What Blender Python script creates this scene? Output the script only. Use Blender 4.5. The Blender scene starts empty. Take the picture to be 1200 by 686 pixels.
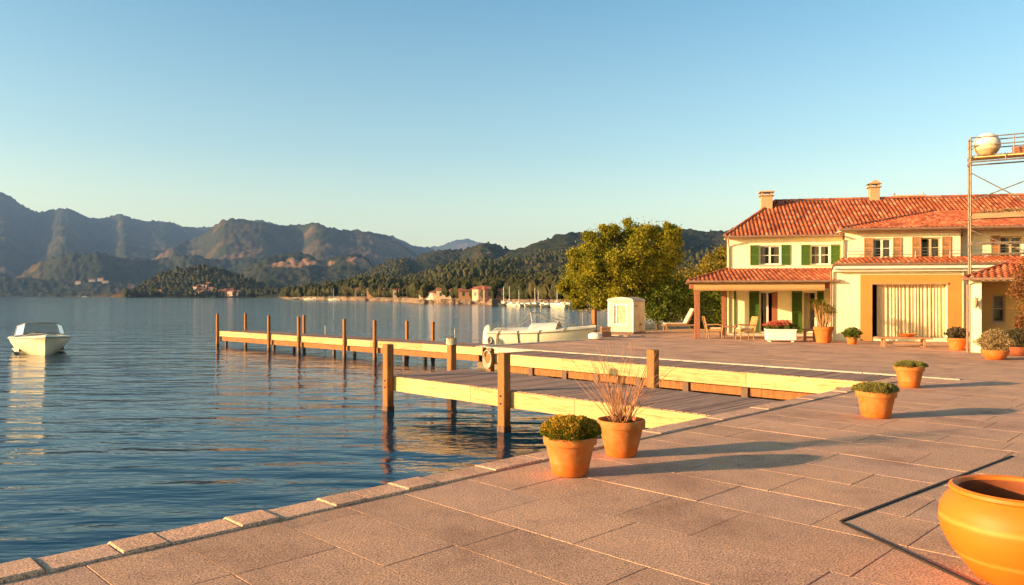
import bpy, math, random
import numpy as np
from mathutils import Vector, Matrix
R = math.radians
random.seed(7)
rng = np.random.default_rng(11)
scene = bpy.context.scene
col = scene.collection
F = 900.0          # focal length in photograph pixels (1200 wide)
HZ = 347.0         # horizon row
CAM_H = 2.0
WATER = -0.85

def ground(px, py, z=0.0):
    Y = F * (CAM_H - z) / (py - HZ)
    return Vector(((px - 600) / F * Y, Y, z))
def at(px, py, Y):
    return Vector(((px - 600) / F * Y, Y, CAM_H + (HZ - py) / F * Y))

# ------------------------------------------------------------------ materials
def new_mat(name):
    m = bpy.data.materials.new(name); m.use_nodes = True
    nt = m.node_tree; nt.nodes.clear()
    return m, nt
def N(nt, t, **kw):
    n = nt.nodes.new(t)
    for k, v in kw.items():
        if k.startswith('i_'):
            n.inputs[k[2:].replace('_', ' ')].default_value = v
        else:
            setattr(n, k, v)
    return n
def ramp(nt, fac, stops, interp='LINEAR'):
    r = nt.nodes.new('ShaderNodeValToRGB'); r.color_ramp.interpolation = interp
    els = r.color_ramp.elements
    while len(els) < len(stops): els.new(0.5)
    for e, (p, c) in zip(els, stops):
        e.position = p; e.color = (c[0], c[1], c[2], 1)
    nt.links.new(fac, r.inputs[0]); return r.outputs[0]
def noise(nt, vec, scale, detail=4, rough=0.55, out=0):
    n = nt.nodes.new('ShaderNodeTexNoise'); n.inputs['Scale'].default_value = scale
    n.inputs['Detail'].default_value = detail; n.inputs['Roughness'].default_value = rough
    if vec is not None: nt.links.new(vec, n.inputs['Vector'])
    return n.outputs[out]
def coords(nt, kind='Object', scale=None, rot=None):
    tc = nt.nodes.new('ShaderNodeTexCoord'); o = tc.outputs[kind]
    if scale or rot:
        mp = nt.nodes.new('ShaderNodeMapping')
        if scale: mp.inputs['Scale'].default_value = scale
        if rot: mp.inputs['Rotation'].default_value = rot
        nt.links.new(o, mp.inputs[0]); o = mp.outputs[0]
    return o
def mixc(nt, fac, a, b, mode='MIX'):
    n = nt.nodes.new('ShaderNodeMix'); n.data_type = 'RGBA'; n.blend_type = mode
    for i, v in ((0, fac), (6, a), (7, b)):
        if isinstance(v, (int, float)): n.inputs[i].default_value = v
        elif isinstance(v, (tuple, list)): n.inputs[i].default_value = (*v[:3], 1)
        else: nt.links.new(v, n.inputs[i])
    return n.outputs[2]
def math_(nt, op, a, b=0.0):
    n = nt.nodes.new('ShaderNodeMath'); n.operation = op
    for i, v in ((0, a), (1, b)):
        if isinstance(v, (int, float)): n.inputs[i].default_value = v
        else: nt.links.new(v, n.inputs[i])
    return n.outputs[0]
def finish(nt, colr, rough=0.7, bump=None, bs=0.3, bd=0.01, metal=0.0, spec=0.5, sheen=0):
    p = nt.nodes.new('ShaderNodeBsdfPrincipled'); o = nt.nodes.new('ShaderNodeOutputMaterial')
    if isinstance(colr, (tuple, list)): p.inputs['Base Color'].default_value = (*colr[:3], 1)
    else: nt.links.new(colr, p.inputs['Base Color'])
    if isinstance(rough, (int, float)): p.inputs['Roughness'].default_value = rough
    else: nt.links.new(rough, p.inputs['Roughness'])
    p.inputs['Metallic'].default_value = metal
    p.inputs['Specular IOR Level'].default_value = spec
    if bump is not None:
        b = nt.nodes.new('ShaderNodeBump'); b.inputs['Strength'].default_value = bs; b.inputs['Distance'].default_value = bd
        nt.links.new(bump, b.inputs['Height']); nt.links.new(b.outputs[0], p.inputs['Normal'])
    nt.links.new(p.outputs[0], o.inputs[0]); return p
def simple(name, c, rough=0.6, var=0.18, scale=6, bs=0.2, bd=0.004, metal=0.0, bscale=60, spec=0.4, stretch=None, c2=None):
    """noise-varied colour with a finer bump and blotchy wear"""
    m, nt = new_mat(name)
    v = coords(nt, 'Object', scale=stretch)
    n1 = noise(nt, v, scale, 6, 0.65)
    d = c2 if c2 else tuple(x * (1 - 1.9 * var) for x in c)
    l = tuple(min(1, x * (1 + var)) for x in c)
    cc = ramp(nt, n1, [(0.28, d), (0.5, c), (0.72, l)])
    finish(nt, cc, rough, noise(nt, v, bscale, 5, 0.6), bs, bd, metal, spec)
    return m

M = {}
M['terracotta'] = None
def terracotta(name, c, c2, band=None):
    m, nt = new_mat(name); v = coords(nt)
    n = noise(nt, v, 3.5, 6, 0.7)
    sep = nt.nodes.new('ShaderNodeSeparateXYZ'); nt.links.new(v, sep.inputs[0])
    wet = math_(nt, 'ADD', sep.outputs[2], math_(nt, 'MULTIPLY', noise(nt, v, 6, 3), 0.06))
    base = ramp(nt, n, [(0.3, c2), (0.55, c), (0.75, tuple(min(1, x * 1.2 + .03) for x in c))])
    if band:
        damp = ramp(nt, wet, [(0.16, (1, 1, 1)), (0.185, (0, 0, 0))])
        base = mixc(nt, math_(nt, 'MULTIPLY', damp, 0.75), base, band)
    salt = ramp(nt, noise(nt, v, 9, 8, 0.75), [(0.52, (0, 0, 0)), (0.74, (1, 1, 1))])
    base = mixc(nt, math_(nt, 'MULTIPLY', salt, 0.6), base, (0.52, 0.28, 0.12))
    finish(nt, base, 0.75, noise(nt, v, 45, 5, 0.65), 0.25, 0.004, spec=0.3)
    return m
M['pot'] = terracotta('terracotta_clay', (0.50, 0.15, 0.022), (0.38, 0.10, 0.015), band=(0.52, 0.115, 0.006))
M['pot2'] = terracotta('terracotta_bright', (0.56, 0.135, 0.016), (0.48, 0.10, 0.012))
def jar_mat():
    m, nt = new_mat('orange_glazed_clay'); v = coords(nt)
    sep = nt.nodes.new('ShaderNodeSeparateXYZ'); nt.links.new(v, sep.inputs[0])
    z = math_(nt, 'ADD', sep.outputs[2], math_(nt, 'MULTIPLY', noise(nt, v, 2.5, 4), 0.02))
    cc = ramp(nt, z, [(0.0, (0.55, 0.13, 0.008)), (0.16, (0.60, 0.135, 0.006)), (0.182, (0.66, 0.22, 0.03)), (0.21, (0.60, 0.135, 0.006)),
                      (0.405, (0.60, 0.135, 0.006)), (0.43, (0.66, 0.22, 0.03)), (0.46, (0.60, 0.14, 0.006)), (0.7, (0.62, 0.15, 0.008))])
    n = noise(nt, v, 4, 8, 0.75)
    cc = mixc(nt, ramp(nt, n, [(0.5, (0, 0, 0)), (0.75, (0.55, 0.55, 0.55))]), cc, (0.46, 0.11, 0.008))
    mp = coords(nt, 'Object', scale=(2, 2, 60))
    finish(nt, cc, 0.55, noise(nt, mp, 3, 3, 0.5), 0.25, 0.006, spec=0.35)
    return m
M['jar'] = jar_mat()
M['jar_in'] = simple('dark_clay_inside', (0.26, 0.07, 0.02), 0.85)
M['soil'] = simple('soil', (0.09, 0.05, 0.03), 0.95, 0.3, 20, 0.8, 0.02)

def paving_mat(name='paving_stone', gain=1.0):
    m, nt = new_mat(name)
    v = coords(nt, 'Generated')
    v = coords(nt, 'Object')
    g = nt.nodes.new('ShaderNodeNewGeometry')
    rnd = g.outputs['Random Per Island']
    base = ramp(nt, rnd, [(0.0, (0.45, 0.262, 0.152)), (0.3, (0.49, 0.285, 0.166)), (0.6, (0.52, 0.30, 0.175)), (0.85, (0.485, 0.29, 0.18)), (1.0, (0.56, 0.322, 0.185))])
    speck = noise(nt, v, 62, 3, 0.75)
    base = mixc(nt, 1.0, base, ramp(nt, speck, [(0.34, (0.24, 0.22, 0.21)), (0.5, (1, 1, 1)), (0.66, (1.8, 1.68, 1.55))]), 'MULTIPLY')
    blot = noise(nt, v, 0.9, 7, 0.68)
    base = mixc(nt, 1.0, base, ramp(nt, blot, [(0.3, (0.66, 0.62, 0.60)), (0.5, (1, 1, 1)), (0.7, (1.18, 1.14, 1.06))]), 'MULTIPLY')
    base = mixc(nt, 1.0, base, (gain, gain, gain * 1.03), 'MULTIPLY')
    stain = ramp(nt, noise(nt, v, 2.3, 8, 0.75), [(0.58, (0, 0, 0)), (0.74, (0.5, 0.5, 0.5))])
    base = mixc(nt, stain, base, (0.2, 0.12, 0.095))
    h = math_(nt, 'ADD', noise(nt, v, 70, 5, 0.75), math_(nt, 'MULTIPLY', noise(nt, v, 7, 4, 0.6), 1.5))
    finish(nt, base, 0.88, h, 0.55, 0.008, spec=0.25)
    return m
M['paving'] = paving_mat()
M['joint'] = simple('joint_sand', (0.17, 0.1, 0.075), 0.95, 0.3, 8, 0.5, 0.01)
M['kerbstone'] = paving_mat('kerb_stone', 1.22)
M['quay'] = simple('quay_stone', (0.24, 0.18, 0.14), 0.9, 0.35, 2, 0.7, 0.03, bscale=8)
M['trim'] = simple('pale_stone_trim', (0.50, 0.38, 0.26), 0.8, 0.12, 4)
M['earth'] = simple('dry_ground', (0.16, 0.12, 0.06), 0.95, 0.35, 0.25, 0.8, 0.05, bscale=4, c2=(0.05, 0.06, 0.02))

def wood_mat(name, c, c2, rough=0.8, dirn='X', stripe=1.0, knots=True):
    m, nt = new_mat(name)
    sc = (0.6, 9, 9) if dirn == 'X' else ((9, 0.6, 9) if dirn == 'Y' else (9, 9, 0.6))
    v = coords(nt, 'Object', scale=sc)
    g = nt.nodes.new('ShaderNodeNewGeometry')
    n1 = noise(nt, v, 2.2, 6, 0.7)
    cc = ramp(nt, n1, [(0.3, c2), (0.52, c), (0.72, tuple(min(1, x * 1.15) for x in c))])
    rr = ramp(nt, g.outputs['Random Per Island'], [(0, (0.72, 0.7, 0.7)), (0.5, (1, 1, 1)), (1, (1.15, 1.1, 1.05))])
    cc = mixc(nt, 1.0, cc, rr, 'MULTIPLY')
    if knots:
        vo = coords(nt, 'Object')
        k = ramp(nt, noise(nt, vo, 5, 5, 0.7), [(0.57, (0, 0, 0)), (0.74, (0.7, 0.7, 0.7))])
        cc = mixc(nt, k, cc, tuple(x * 0.5 for x in c2))
    finish(nt, cc, rough, noise(nt, v, 9, 5, 0.65), 0.4, 0.006, spec=0.25)
    return m
M['plank'] = wood_mat('weathered_planks', (0.36, 0.22, 0.145), (0.2, 0.115, 0.075), 0.85, 'Y')
M['fascia'] = wood_mat('pale_fascia_board', (0.60, 0.42, 0.16), (0.30, 0.16, 0.05), 0.75, 'X')
M['post'] = wood_mat('dock_post_wood', (0.29, 0.12, 0.032), (0.15, 0.055, 0.016), 0.8, 'Z')
M['wetpost'] = wood_mat('dark_wet_wood', (0.14, 0.075, 0.04), (0.05, 0.03, 0.02), 0.6, 'Z')
M['redwood'] = wood_mat('red_brown_timber', (0.26, 0.10, 0.045), (0.16, 0.055, 0.025), 0.65, 'Z')
M['furn'] = wood_mat('furniture_wood', (0.36, 0.19, 0.09), (0.2, 0.1, 0.05), 0.65, 'X')

def wall_mat(name, c, dirt=(0.45, 0.3, 0.14), amt=0.5):
    m, nt = new_mat(name); v = coords(nt)
    n = noise(nt, v, 0.8, 8, 0.7)
    cc = ramp(nt, n, [(0.3, tuple(x * 0.86 for x in c)), (0.5, c), (0.7, tuple(min(0.9, x * 1.05) for x in c))])
    vs = coords(nt, 'Object', scale=(4, 4, 0.5))
    st = ramp(nt, noise(nt, vs, 1.4, 7, 0.7), [(0.5, (0, 0, 0)), (0.75, (amt, amt, amt))])
    cc = mixc(nt, st, cc, dirt)
    finish(nt, cc, 0.9, noise(nt, v, 22, 5, 0.7), 0.3, 0.008, spec=0.2)
    return m
M['cream'] = wall_mat('cream_render', (0.78, 0.70, 0.43), (0.58, 0.45, 0.24), 0.35)
M['ochre'] = wall_mat('ochre_render', (0.50, 0.225, 0.05), (0.4, 0.17, 0.04))
M['yellow'] = wall_mat('yellow_render', (0.62, 0.42, 0.14), (0.5, 0.3, 0.1))
M['white'] = simple('white_paint', (0.68, 0.65, 0.52), 0.55, 0.06, 4)
M['beige'] = simple('beige_paint', (0.48, 0.35, 0.18), 0.6, 0.1, 5)
M['tan'] = simple('tan_canvas', (0.42, 0.25, 0.09), 0.9, 0.1, 3, stretch=(0.5, 1, 8))
M['green'] = simple('green_paint', (0.055, 0.115, 0.012), 0.55, 0.15, 5, stretch=(1, 1, 1))
M['brownshut'] = wood_mat('brown_shutter_wood', (0.42, 0.22, 0.09), (0.26, 0.12, 0.05), 0.7, 'Z')
M['metal'] = simple('grey_metal', (0.30, 0.27, 0.22), 0.45, 0.2, 12, metal=0.6)
M['scaf'] = simple('scaffold_tube', (0.2, 0.155, 0.105), 0.5, 0.35, 9, metal=0.35)
M['gutter'] = simple('brown_gutter', (0.23, 0.13, 0.07), 0.5, 0.2, 5)
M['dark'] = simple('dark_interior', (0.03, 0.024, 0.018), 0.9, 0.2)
M['rubber'] = simple('black_metal_edging', (0.03, 0.02, 0.015), 0.95, 0.3, 10)
M['cord'] = simple('rope_fibre', (0.5, 0.42, 0.28), 0.9, 0.2, 30, 0.8, 0.01)
M['gel'] = simple('boat_gelcoat', (0.78, 0.68, 0.43), 0.3, 0.07, 2, 0.03, 0.002, spec=0.5)
M['gelshade'] = simple('boat_trim_grey', (0.22, 0.2, 0.17), 0.45, 0.15, 4)
M['seatv'] = simple('vinyl_seat', (0.55, 0.5, 0.42), 0.5, 0.1, 5)
M['wicker'] = None
def wicker():
    m, nt = new_mat('woven_wicker'); v = coords(nt, 'Object')
    w = nt.nodes.new('ShaderNodeTexChecker'); w.inputs['Scale'].default_value = 38; nt.links.new(v, w.inputs[0])
    cc = mixc(nt, w.outputs['Fac'], (0.44, 0.24, 0.075), (0.30, 0.15, 0.045))
    finish(nt, cc, 0.75, w.outputs['Fac'], 0.5, 0.01)
    return m
M['wicker'] = wicker()
M['cushion'] = simple('cream_cushion', (0.66, 0.5, 0.3), 0.9, 0.1, 4)
def curtain():
    m, nt = new_mat('curtain_cloth'); v = coords(nt)
    finish(nt, ramp(nt, noise(nt, v, 2, 4), [(0.3, (0.55, 0.42, 0.22)), (0.7, (0.68, 0.54, 0.31))]), 0.95)
    return m
M['curtain'] = curtain()
def kiosk_mat():
    m, nt = new_mat('peeling_white_paint'); v = coords(nt)
    n = noise(nt, v, 3.2, 9, 0.75)
    cc = ramp(nt, n, [(0.34, (0.34, 0.21, 0.11)), (0.48, (0.54, 0.43, 0.28)), (0.64, (0.62, 0.52, 0.36))])
    finish(nt, cc, 0.75, n, 0.4, 0.01)
    return m
M['peel'] = kiosk_mat()
def glass_mat(ior=1.45):
    m, nt = new_mat('window_glass')
    g = N(nt, 'ShaderNodeBsdfGlossy'); g.inputs['Roughness'].default_value = 0.03
    t = N(nt, 'ShaderNodeBsdfTransparent'); t.inputs[0].default_value = (0.75, 0.75, 0.72, 1)
    f = N(nt, 'ShaderNodeFresnel'); f.inputs[0].default_value = ior
    mx = N(nt, 'ShaderNodeMixShader'); o = N(nt, 'ShaderNodeOutputMaterial')
    nt.links.new(f.outputs[0], mx.inputs[0]); nt.links.new(t.outputs[0], mx.inputs[1]); nt.links.new(g.outputs[0], mx.inputs[2])
    nt.links.new(mx.outputs[0], o.inputs[0]); return m
M['glass'] = glass_mat()
M['boat_glass'] = glass_mat(1.18)
def tile_mat():
    m, nt = new_mat('terracotta_roof_tiles')
    uv = coords(nt, 'UV')
    fl = N(nt, 'ShaderNodeVectorMath', operation='FLOOR'); nt.links.new(uv, fl.inputs[0])
    wn = N(nt, 'ShaderNodeTexWhiteNoise', noise_dimensions='2D'); nt.links.new(fl.outputs[0], wn.inputs[0])
    cc = ramp(nt, wn.outputs[0], [(0, (0.20, 0.055, 0.025)), (0.25, (0.34, 0.085, 0.033)), (0.6, (0.42, 0.115, 0.042)), (0.85, (0.45, 0.14, 0.055)), (1, (0.5, 0.21, 0.1))])
    v = coords(nt)
    cc = mixc(nt, 1.0, cc, ramp(nt, noise(nt, v, 0.7, 7, 0.7), [(0.3, (0.62, 0.58, 0.55)), (0.5, (1, 1, 1)), (0.7, (1.1, 1.1, 1.1))]), 'MULTIPLY')
    lich = ramp(nt, noise(nt, v, 7, 8, 0.75), [(0.62, (0, 0, 0)), (0.78, (0.3, 0.3, 0.3))])
    cc = mixc(nt, lich, cc, (0.4, 0.28, 0.13))
    finish(nt, cc, 0.85, noise(nt, v, 40, 4), 0.3, 0.01, spec=0.2)
    return m
M['tile'] = tile_mat()

def leaf_mat(name, cols, trans=0.35, pscale=0.9):
    m, nt = new_mat(name)
    g = N(nt, 'ShaderNodeNewGeometry'); v = coords(nt)
    n = noise(nt, v, pscale, 4, 0.6)
    k = math_(nt, 'ADD', math_(nt, 'MULTIPLY', g.outputs['Random Per Island'], 0.55), math_(nt, 'MULTIPLY', n, 0.5))
    st = [(0.15 + 0.7 * i / (len(cols) - 1), c) for i, c in enumerate(cols)]
    cc = ramp(nt, k, st)
    d = N(nt, 'ShaderNodeBsdfDiffuse'); t = N(nt, 'ShaderNodeBsdfTranslucent'); mx = N(nt, 'ShaderNodeMixShader')
    mx.inputs[0].default_value = trans; o = N(nt, 'ShaderNodeOutputMaterial')
    nt.links.new(cc, d.inputs[0]); nt.links.new(cc, t.inputs[0])
    nt.links.new(d.outputs[0], mx.inputs[1]); nt.links.new(t.outputs[0], mx.inputs[2]); nt.links.new(mx.outputs[0], o.inputs[0])
    return m
M['leaf_gold'] = leaf_mat('golden_green_leaves', [(0.06, 0.09, 0.01), (0.17, 0.18, 0.016), (0.36, 0.31, 0.025), (0.52, 0.41, 0.035)], 0.45)
M['leaf_green'] = leaf_mat('green_leaves', [(0.05, 0.075, 0.012), (0.11, 0.14, 0.018), (0.2, 0.22, 0.03)])
M['leaf_olive'] = leaf_mat('olive_orange_leaves', [(0.10, 0.09, 0.015), (0.22, 0.17, 0.02), (0.38, 0.25, 0.03)])
M['leaf_red'] = leaf_mat('russet_leaves', [(0.12, 0.06, 0.02), (0.22, 0.09, 0.03), (0.3, 0.16, 0.06)])
M['leaf_tan'] = leaf_mat('dry_tan_leaves', [(0.22, 0.15, 0.06), (0.34, 0.23, 0.1), (0.45, 0.32, 0.14)])
M['leaf_grey'] = leaf_mat('dark_grey_green_leaves', [(0.05, 0.045, 0.025), (0.09, 0.075, 0.04), (0.13, 0.1, 0.05)])
M['sedum'] = leaf_mat('sedum_leaves', [(0.04, 0.07, 0.008), (0.10, 0.13, 0.012), (0.2, 0.2, 0.02)], 0.3, 6)
M['sedum2'] = leaf_mat('sedum_flowers', [(0.42, 0.24, 0.03), (0.55, 0.28, 0.03), (0.5, 0.35, 0.05)], 0.3, 6)
M['grass_olive'] = leaf_mat('olive_sprigs', [(0.13, 0.13, 0.03), (0.24, 0.21, 0.05), (0.34, 0.28, 0.07)], 0.3, 6)
M['flower'] = leaf_mat('red_flowers', [(0.4, 0.04, 0.03), (0.55, 0.09, 0.05), (0.6, 0.25, 0.15)], 0.3, 6)
M['twig'] = simple('red_brown_twigs', (0.42, 0.19, 0.08), 0.8, 0.3, 20)
M['bark'] = simple('bark', (0.10, 0.065, 0.04), 0.95, 0.35, 6, 0.8, 0.03, bscale=18)
M['stem'] = simple('palm_stems', (0.38, 0.19, 0.07), 0.8, 0.3, 14)

# ------------------------------------------------------------------ mesh builder
class MB:
    def __init__(s, T=None): s.v = []; s.f = []; s.T = T; s.uv = None; s.smooth = []
    def pt(s, p):
        p = Vector(p)
        if s.T is not None: p = s.T @ p
        s.v.append(tuple(p)); return len(s.v) - 1
    def face(s, idx, sm=False): s.f.append(tuple(idx)); s.smooth.append(sm)
    def poly(s, pts, sm=False): s.face([s.pt(p) for p in pts], sm)
    def box(s, a, b, m=None):
        x0, y0, z0 = a; x1, y1, z1 = b
        P = [(x0,y0,z0),(x1,y0,z0),(x1,y1,z0),(x0,y1,z0),(x0,y0,z1),(x1,y0,z1),(x1,y1,z1),(x0,y1,z1)]
        if m is not None: P = [m @ Vector(p) for p in P]
        i = [s.pt(p) for p in P]
        for q in ((0,3,2,1),(4,5,6,7),(0,1,5,4),(1,2,6,5),(2,3,7,6),(3,0,4,7)): s.face([i[k] for k in q])
        return s
    def bbox(s, a, b, bev=0.01, m=None):
        """box with bevelled vertical edges and chamfered top"""
        x0, y0, z0 = a; x1, y1, z1 = b; e = bev
        def ring(d, z): return [(x0+d+e,y0+d,z),(x1-d-e,y0+d,z),(x1-d,y0+d+e,z),(x1-d,y1-d-e,z),(x1-d-e,y1-d,z),(x0+d+e,y1-d,z),(x0+d,y1-d-e,z),(x0+d,y0+d+e,z)]
        rs = []
        for d, z in ((e,z0),(0,z0+e),(0,z1-e),(e,z1)):
            P = ring(d, z)
            if m is not None: P = [m @ Vector(p) for p in P]
            rs.append([s.pt(p) for p in P])
        for r0, r1 in zip(rs, rs[1:]):
            for k in range(8): s.face((r0[k], r0[(k+1)%8], r1[(k+1)%8], r1[k]))
        s.face(rs[0][::-1]); s.face(rs[-1]); return s
    def tube(s, pts, rad, n=8, caps=True, sm=True):
        pts = [Vector(p) for p in pts]
        if isinstance(rad, (int, float)): rad = [rad] * len(pts)
        prev = None; rings = []
        for i, p in enumerate(pts):
            d = (pts[min(i+1, len(pts)-1)] - pts[max(i-1, 0)]).normalized()
            if prev is None:
                a = Vector((0, 0, 1)) if abs(d.z) < 0.9 else Vector((1, 0, 0))
                e1 = d.cross(a).normalized()
            else:
                e1 = (prev - d * prev.dot(d)).normalized()
            prev = e1; e2 = d.cross(e1)
            rings.append([s.pt(p + (e1 * math.cos(t) + e2 * math.sin(t)) * rad[i]) for t in [2 * math.pi * k / n for k in range(n)]])
        for r0, r1 in zip(rings, rings[1:]):
            for k in range(n): s.face((r0[k], r0[(k+1)%n], r1[(k+1)%n], r1[k]), sm)
        if caps: s.face(rings[0][::-1]); s.face(rings[-1])
        return s
    def lathe(s, prof, n=40, c=(0, 0, 0), cap0=True, cap1=False, wob=0.0):
        rings = []
        ph = random.random() * 6
        for r, z in prof:
            ring = []
            for k in range(n):
                t = 2 * math.pi * k / n
                rr = r * (1 + wob * math.sin(2 * t + ph))
                ring.append(s.pt((c[0] + rr * math.cos(t), c[1] + rr * math.sin(t), c[2] + z)))
            rings.append(ring)
        for r0, r1 in zip(rings, rings[1:]):
            for k in range(n): s.face((r0[k], r0[(k+1)%n], r1[(k+1)%n], r1[k]), True)
        if cap0: s.face(rings[0][::-1])
        if cap1: s.face(rings[-1])
        return s
    def build(s, name, mat, parent=None, smooth_angle=True):
        me = bpy.data.meshes.new(name); me.from_pydata(s.v, [], s.f)
        me.polygons.foreach_set('use_smooth', s.smooth)
        if s.uv is not None:
            ul = me.uv_layers.new(name='UVMap')
            arr = np.array([s.uv[vi] for p in s.f for vi in p], dtype=np.float32).ravel()
            ul.data.foreach_set('uv', arr)
        me.materials.append(mat); me.update()
        if smooth_angle and any(s.smooth):
            try: me.set_sharp_from_angle(angle=R(40))
            except Exception: pass
        o = bpy.data.objects.new(name, me); col.objects.link(o)
        if parent is not None: o.parent = parent
        return o
def tag(o, label=None, cat=None, group=None, kind=None):
    if label: o['label'] = label
    if cat: o['category'] = cat
    if group: o['group'] = group
    if kind: o['kind'] = kind
    return o
def empty(name, loc=(0, 0, 0), rz=0.0, label=None, cat=None, group=None):
    o = bpy.data.objects.new(name, None); col.objects.link(o)
    o.location = loc; o.rotation_euler = (0, 0, rz); o.empty_display_size = 0.1
    tag(o, label, cat, group); return o
def children(o): return [c for c in bpy.data.objects if c.parent is o]
def copy_tree(o, loc=None, rz=None, label=None, scale=None):
    kids = {}
    for c in bpy.data.objects:
        if c.parent: kids.setdefault(c.parent.name, []).append(c)
    def rec(x, par):
        c = x.copy(); col.objects.link(c)
        if par is not None: c.parent = par
        for k in kids.get(x.name, []): rec(k, c)
        return c
    c = rec(o, None)
    if loc is not None: c.location = loc
    if rz is not None: c.rotation_euler = (0, 0, rz)
    if scale is not None: c.scale = scale
    if label: c['label'] = label
    return c
def quads(name, V, mat, parent=None, tri=False):
    k = 3 if tri else 4
    n = len(V) // k
    me = bpy.data.meshes.new(name)
    me.vertices.add(len(V)); me.vertices.foreach_set('co', np.asarray(V, dtype=np.float32).ravel())
    me.loops.add(len(V)); me.loops.foreach_set('vertex_index', np.arange(len(V), dtype=np.int32))
    me.polygons.add(n); me.polygons.foreach_set('loop_start', np.arange(0, len(V), k, dtype=np.int32))
    me.polygons.foreach_set('loop_total', np.full(n, k, dtype=np.int32))
    me.materials.append(mat); me.update(calc_edges=True); me.validate()
    o = bpy.data.objects.new(name, me); col.objects.link(o)
    if parent is not None: o.parent = parent
    return o
def leaves(clumps, per, size, flat=1.0, aspect=0.55, outward=0.5, seed=0, zbias=0, fuzzy=False):
    """clumps: list of (cx,cy,cz, rx,ry,rz); returns vertices of rhombic leaf quads"""
    g = np.random.default_rng(seed); out = []
    for (cx, cy, cz, rx, ry, rz) in clumps:
        n = int(per)
        d = g.normal(size=(n, 3)); d /= np.linalg.norm(d, axis=1)[:, None]
        r = g.random(n) ** (1 / 3 * outward)
        if fuzzy: r = np.where(g.random(n) < 0.55, r, np.abs(g.normal(size=n)) * 0.55 + 0.35)
        # lumpy surface so the outline is uneven
        lump = 1 + 0.22 * np.sin(d[:, 0] * 5 + cx) * np.sin(d[:, 1] * 6 + cy) + 0.16 * np.sin(d[:, 2] * 7 + cz * 3)
        P = np.array([cx, cy, cz]) + d * (r * lump)[:, None] * np.array([rx, ry, rz])
        a = g.normal(size=(n, 3)) + d * 0.5; a[:, 2] += zbias; a /= np.linalg.norm(a, axis=1)[:, None]
        b = np.cross(a, g.normal(size=(n, 3))); b /= np.linalg.norm(b, axis=1)[:, None]
        s = size * (0.6 + 0.8 * g.random(n))[:, None]
        q = np.stack([P - a * s, P - b * s * aspect, P + a * s, P + b * s * aspect], axis=1)
        out.append(q.reshape(-1, 3))
    return np.concatenate(out)
# ================================================================== camera, light, world
SUN_AZ = math.atan2(-0.287, -0.958)     # direction towards the sun in the XY plane
SUN_EL = R(11.5)
cam = bpy.data.cameras.new('camera'); cam.lens = 27.0; cam.sensor_width = 36; cam.clip_end = 60000; cam.clip_start = 0.1
cam.shift_y = (HZ - 343) / 1200
co = bpy.data.objects.new('camera', cam); co.location = (0, 0, CAM_H); co.rotation_euler = (R(90), 0, 0); col.objects.link(co)
scene.camera = co
sd = Vector((math.cos(SUN_AZ) * math.cos(SUN_EL), math.sin(SUN_AZ) * math.cos(SUN_EL), math.sin(SUN_EL)))
sl = bpy.data.lights.new('sun', 'SUN'); sl.energy = 5.0; sl.angle = R(0.5); sl.color = (1.0, 0.65, 0.37)
so = bpy.data.objects.new('sun', sl); so.rotation_euler = sd.to_track_quat('Z', 'Y').to_euler(); col.objects.link(so)
w = bpy.data.worlds.new('World'); scene.world = w; w.use_nodes = True
nt = w.node_tree; bg = nt.nodes['Background']
sky = nt.nodes.new('ShaderNodeTexSky'); sky.sky_type = 'NISHITA'; sky.sun_disc = False
sky.sun_elevation = SUN_EL; sky.sun_rotation = math.atan2(sd.x, sd.y) 
sky.air_density = 1.0; sky.dust_density = 1.8; sky.ozone_density = 2.0
tint = nt.nodes.new('ShaderNodeMix'); tint.data_type = 'RGBA'; tint.blend_type = 'MULTIPLY'; tint.inputs[0].default_value = 1
nt.links.new(sky.outputs[0], tint.inputs[6]); wtc = nt.nodes.new('ShaderNodeTexCoord'); wsep = nt.nodes.new('ShaderNodeSeparateXYZ'); nt.links.new(wtc.outputs['Generated'], wsep.inputs[0])
nt.links.new(ramp(nt, wsep.outputs[2], [(0.0, (2.05, 1.55, 0.92)), (0.07, (1.75, 1.45, 0.95)), (0.18, (1.12, 1.16, 0.96)), (0.36, (0.66, 0.96, 0.94)), (0.75, (0.34, 0.58, 0.68))]), tint.inputs[7])
nt.links.new(tint.outputs[2], bg.inputs[0]); bg.inputs[1].default_value = 0.118
scene.view_settings.view_transform = 'Standard'; scene.view_settings.look = 'None'
scene.view_settings.exposure = 1.30; scene.view_settings.gamma = 1
scene.cycles.max_bounces = 6; scene.cycles.diffuse_bounces = 3; scene.cycles.glossy_bounces = 3
scene.cycles.transparent_max_bounces = 8; scene.cycles.volume_bounces = 0
scene.cycles.use_denoising = True

# ================================================================== haze
hz = MB(); hz.box((-13000, -400, -40), (13000, 14500, 1150))
mh, nh = new_mat('haze_air')
pv = N(nh, 'ShaderNodeVolumePrincipled'); pv.inputs['Density'].default_value = 5.2e-5
pv.inputs['Color'].default_value = (0.32, 0.56, 1.0, 1); pv.inputs['Anisotropy'].default_value = 0.0
oo = N(nh, 'ShaderNodeOutputMaterial'); nh.links.new(pv.outputs[0], oo.inputs['Volume'])
tag(hz.build('haze', mh), 'thin blue evening haze over the lake and the far hills', 'haze', kind='stuff')

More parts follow.
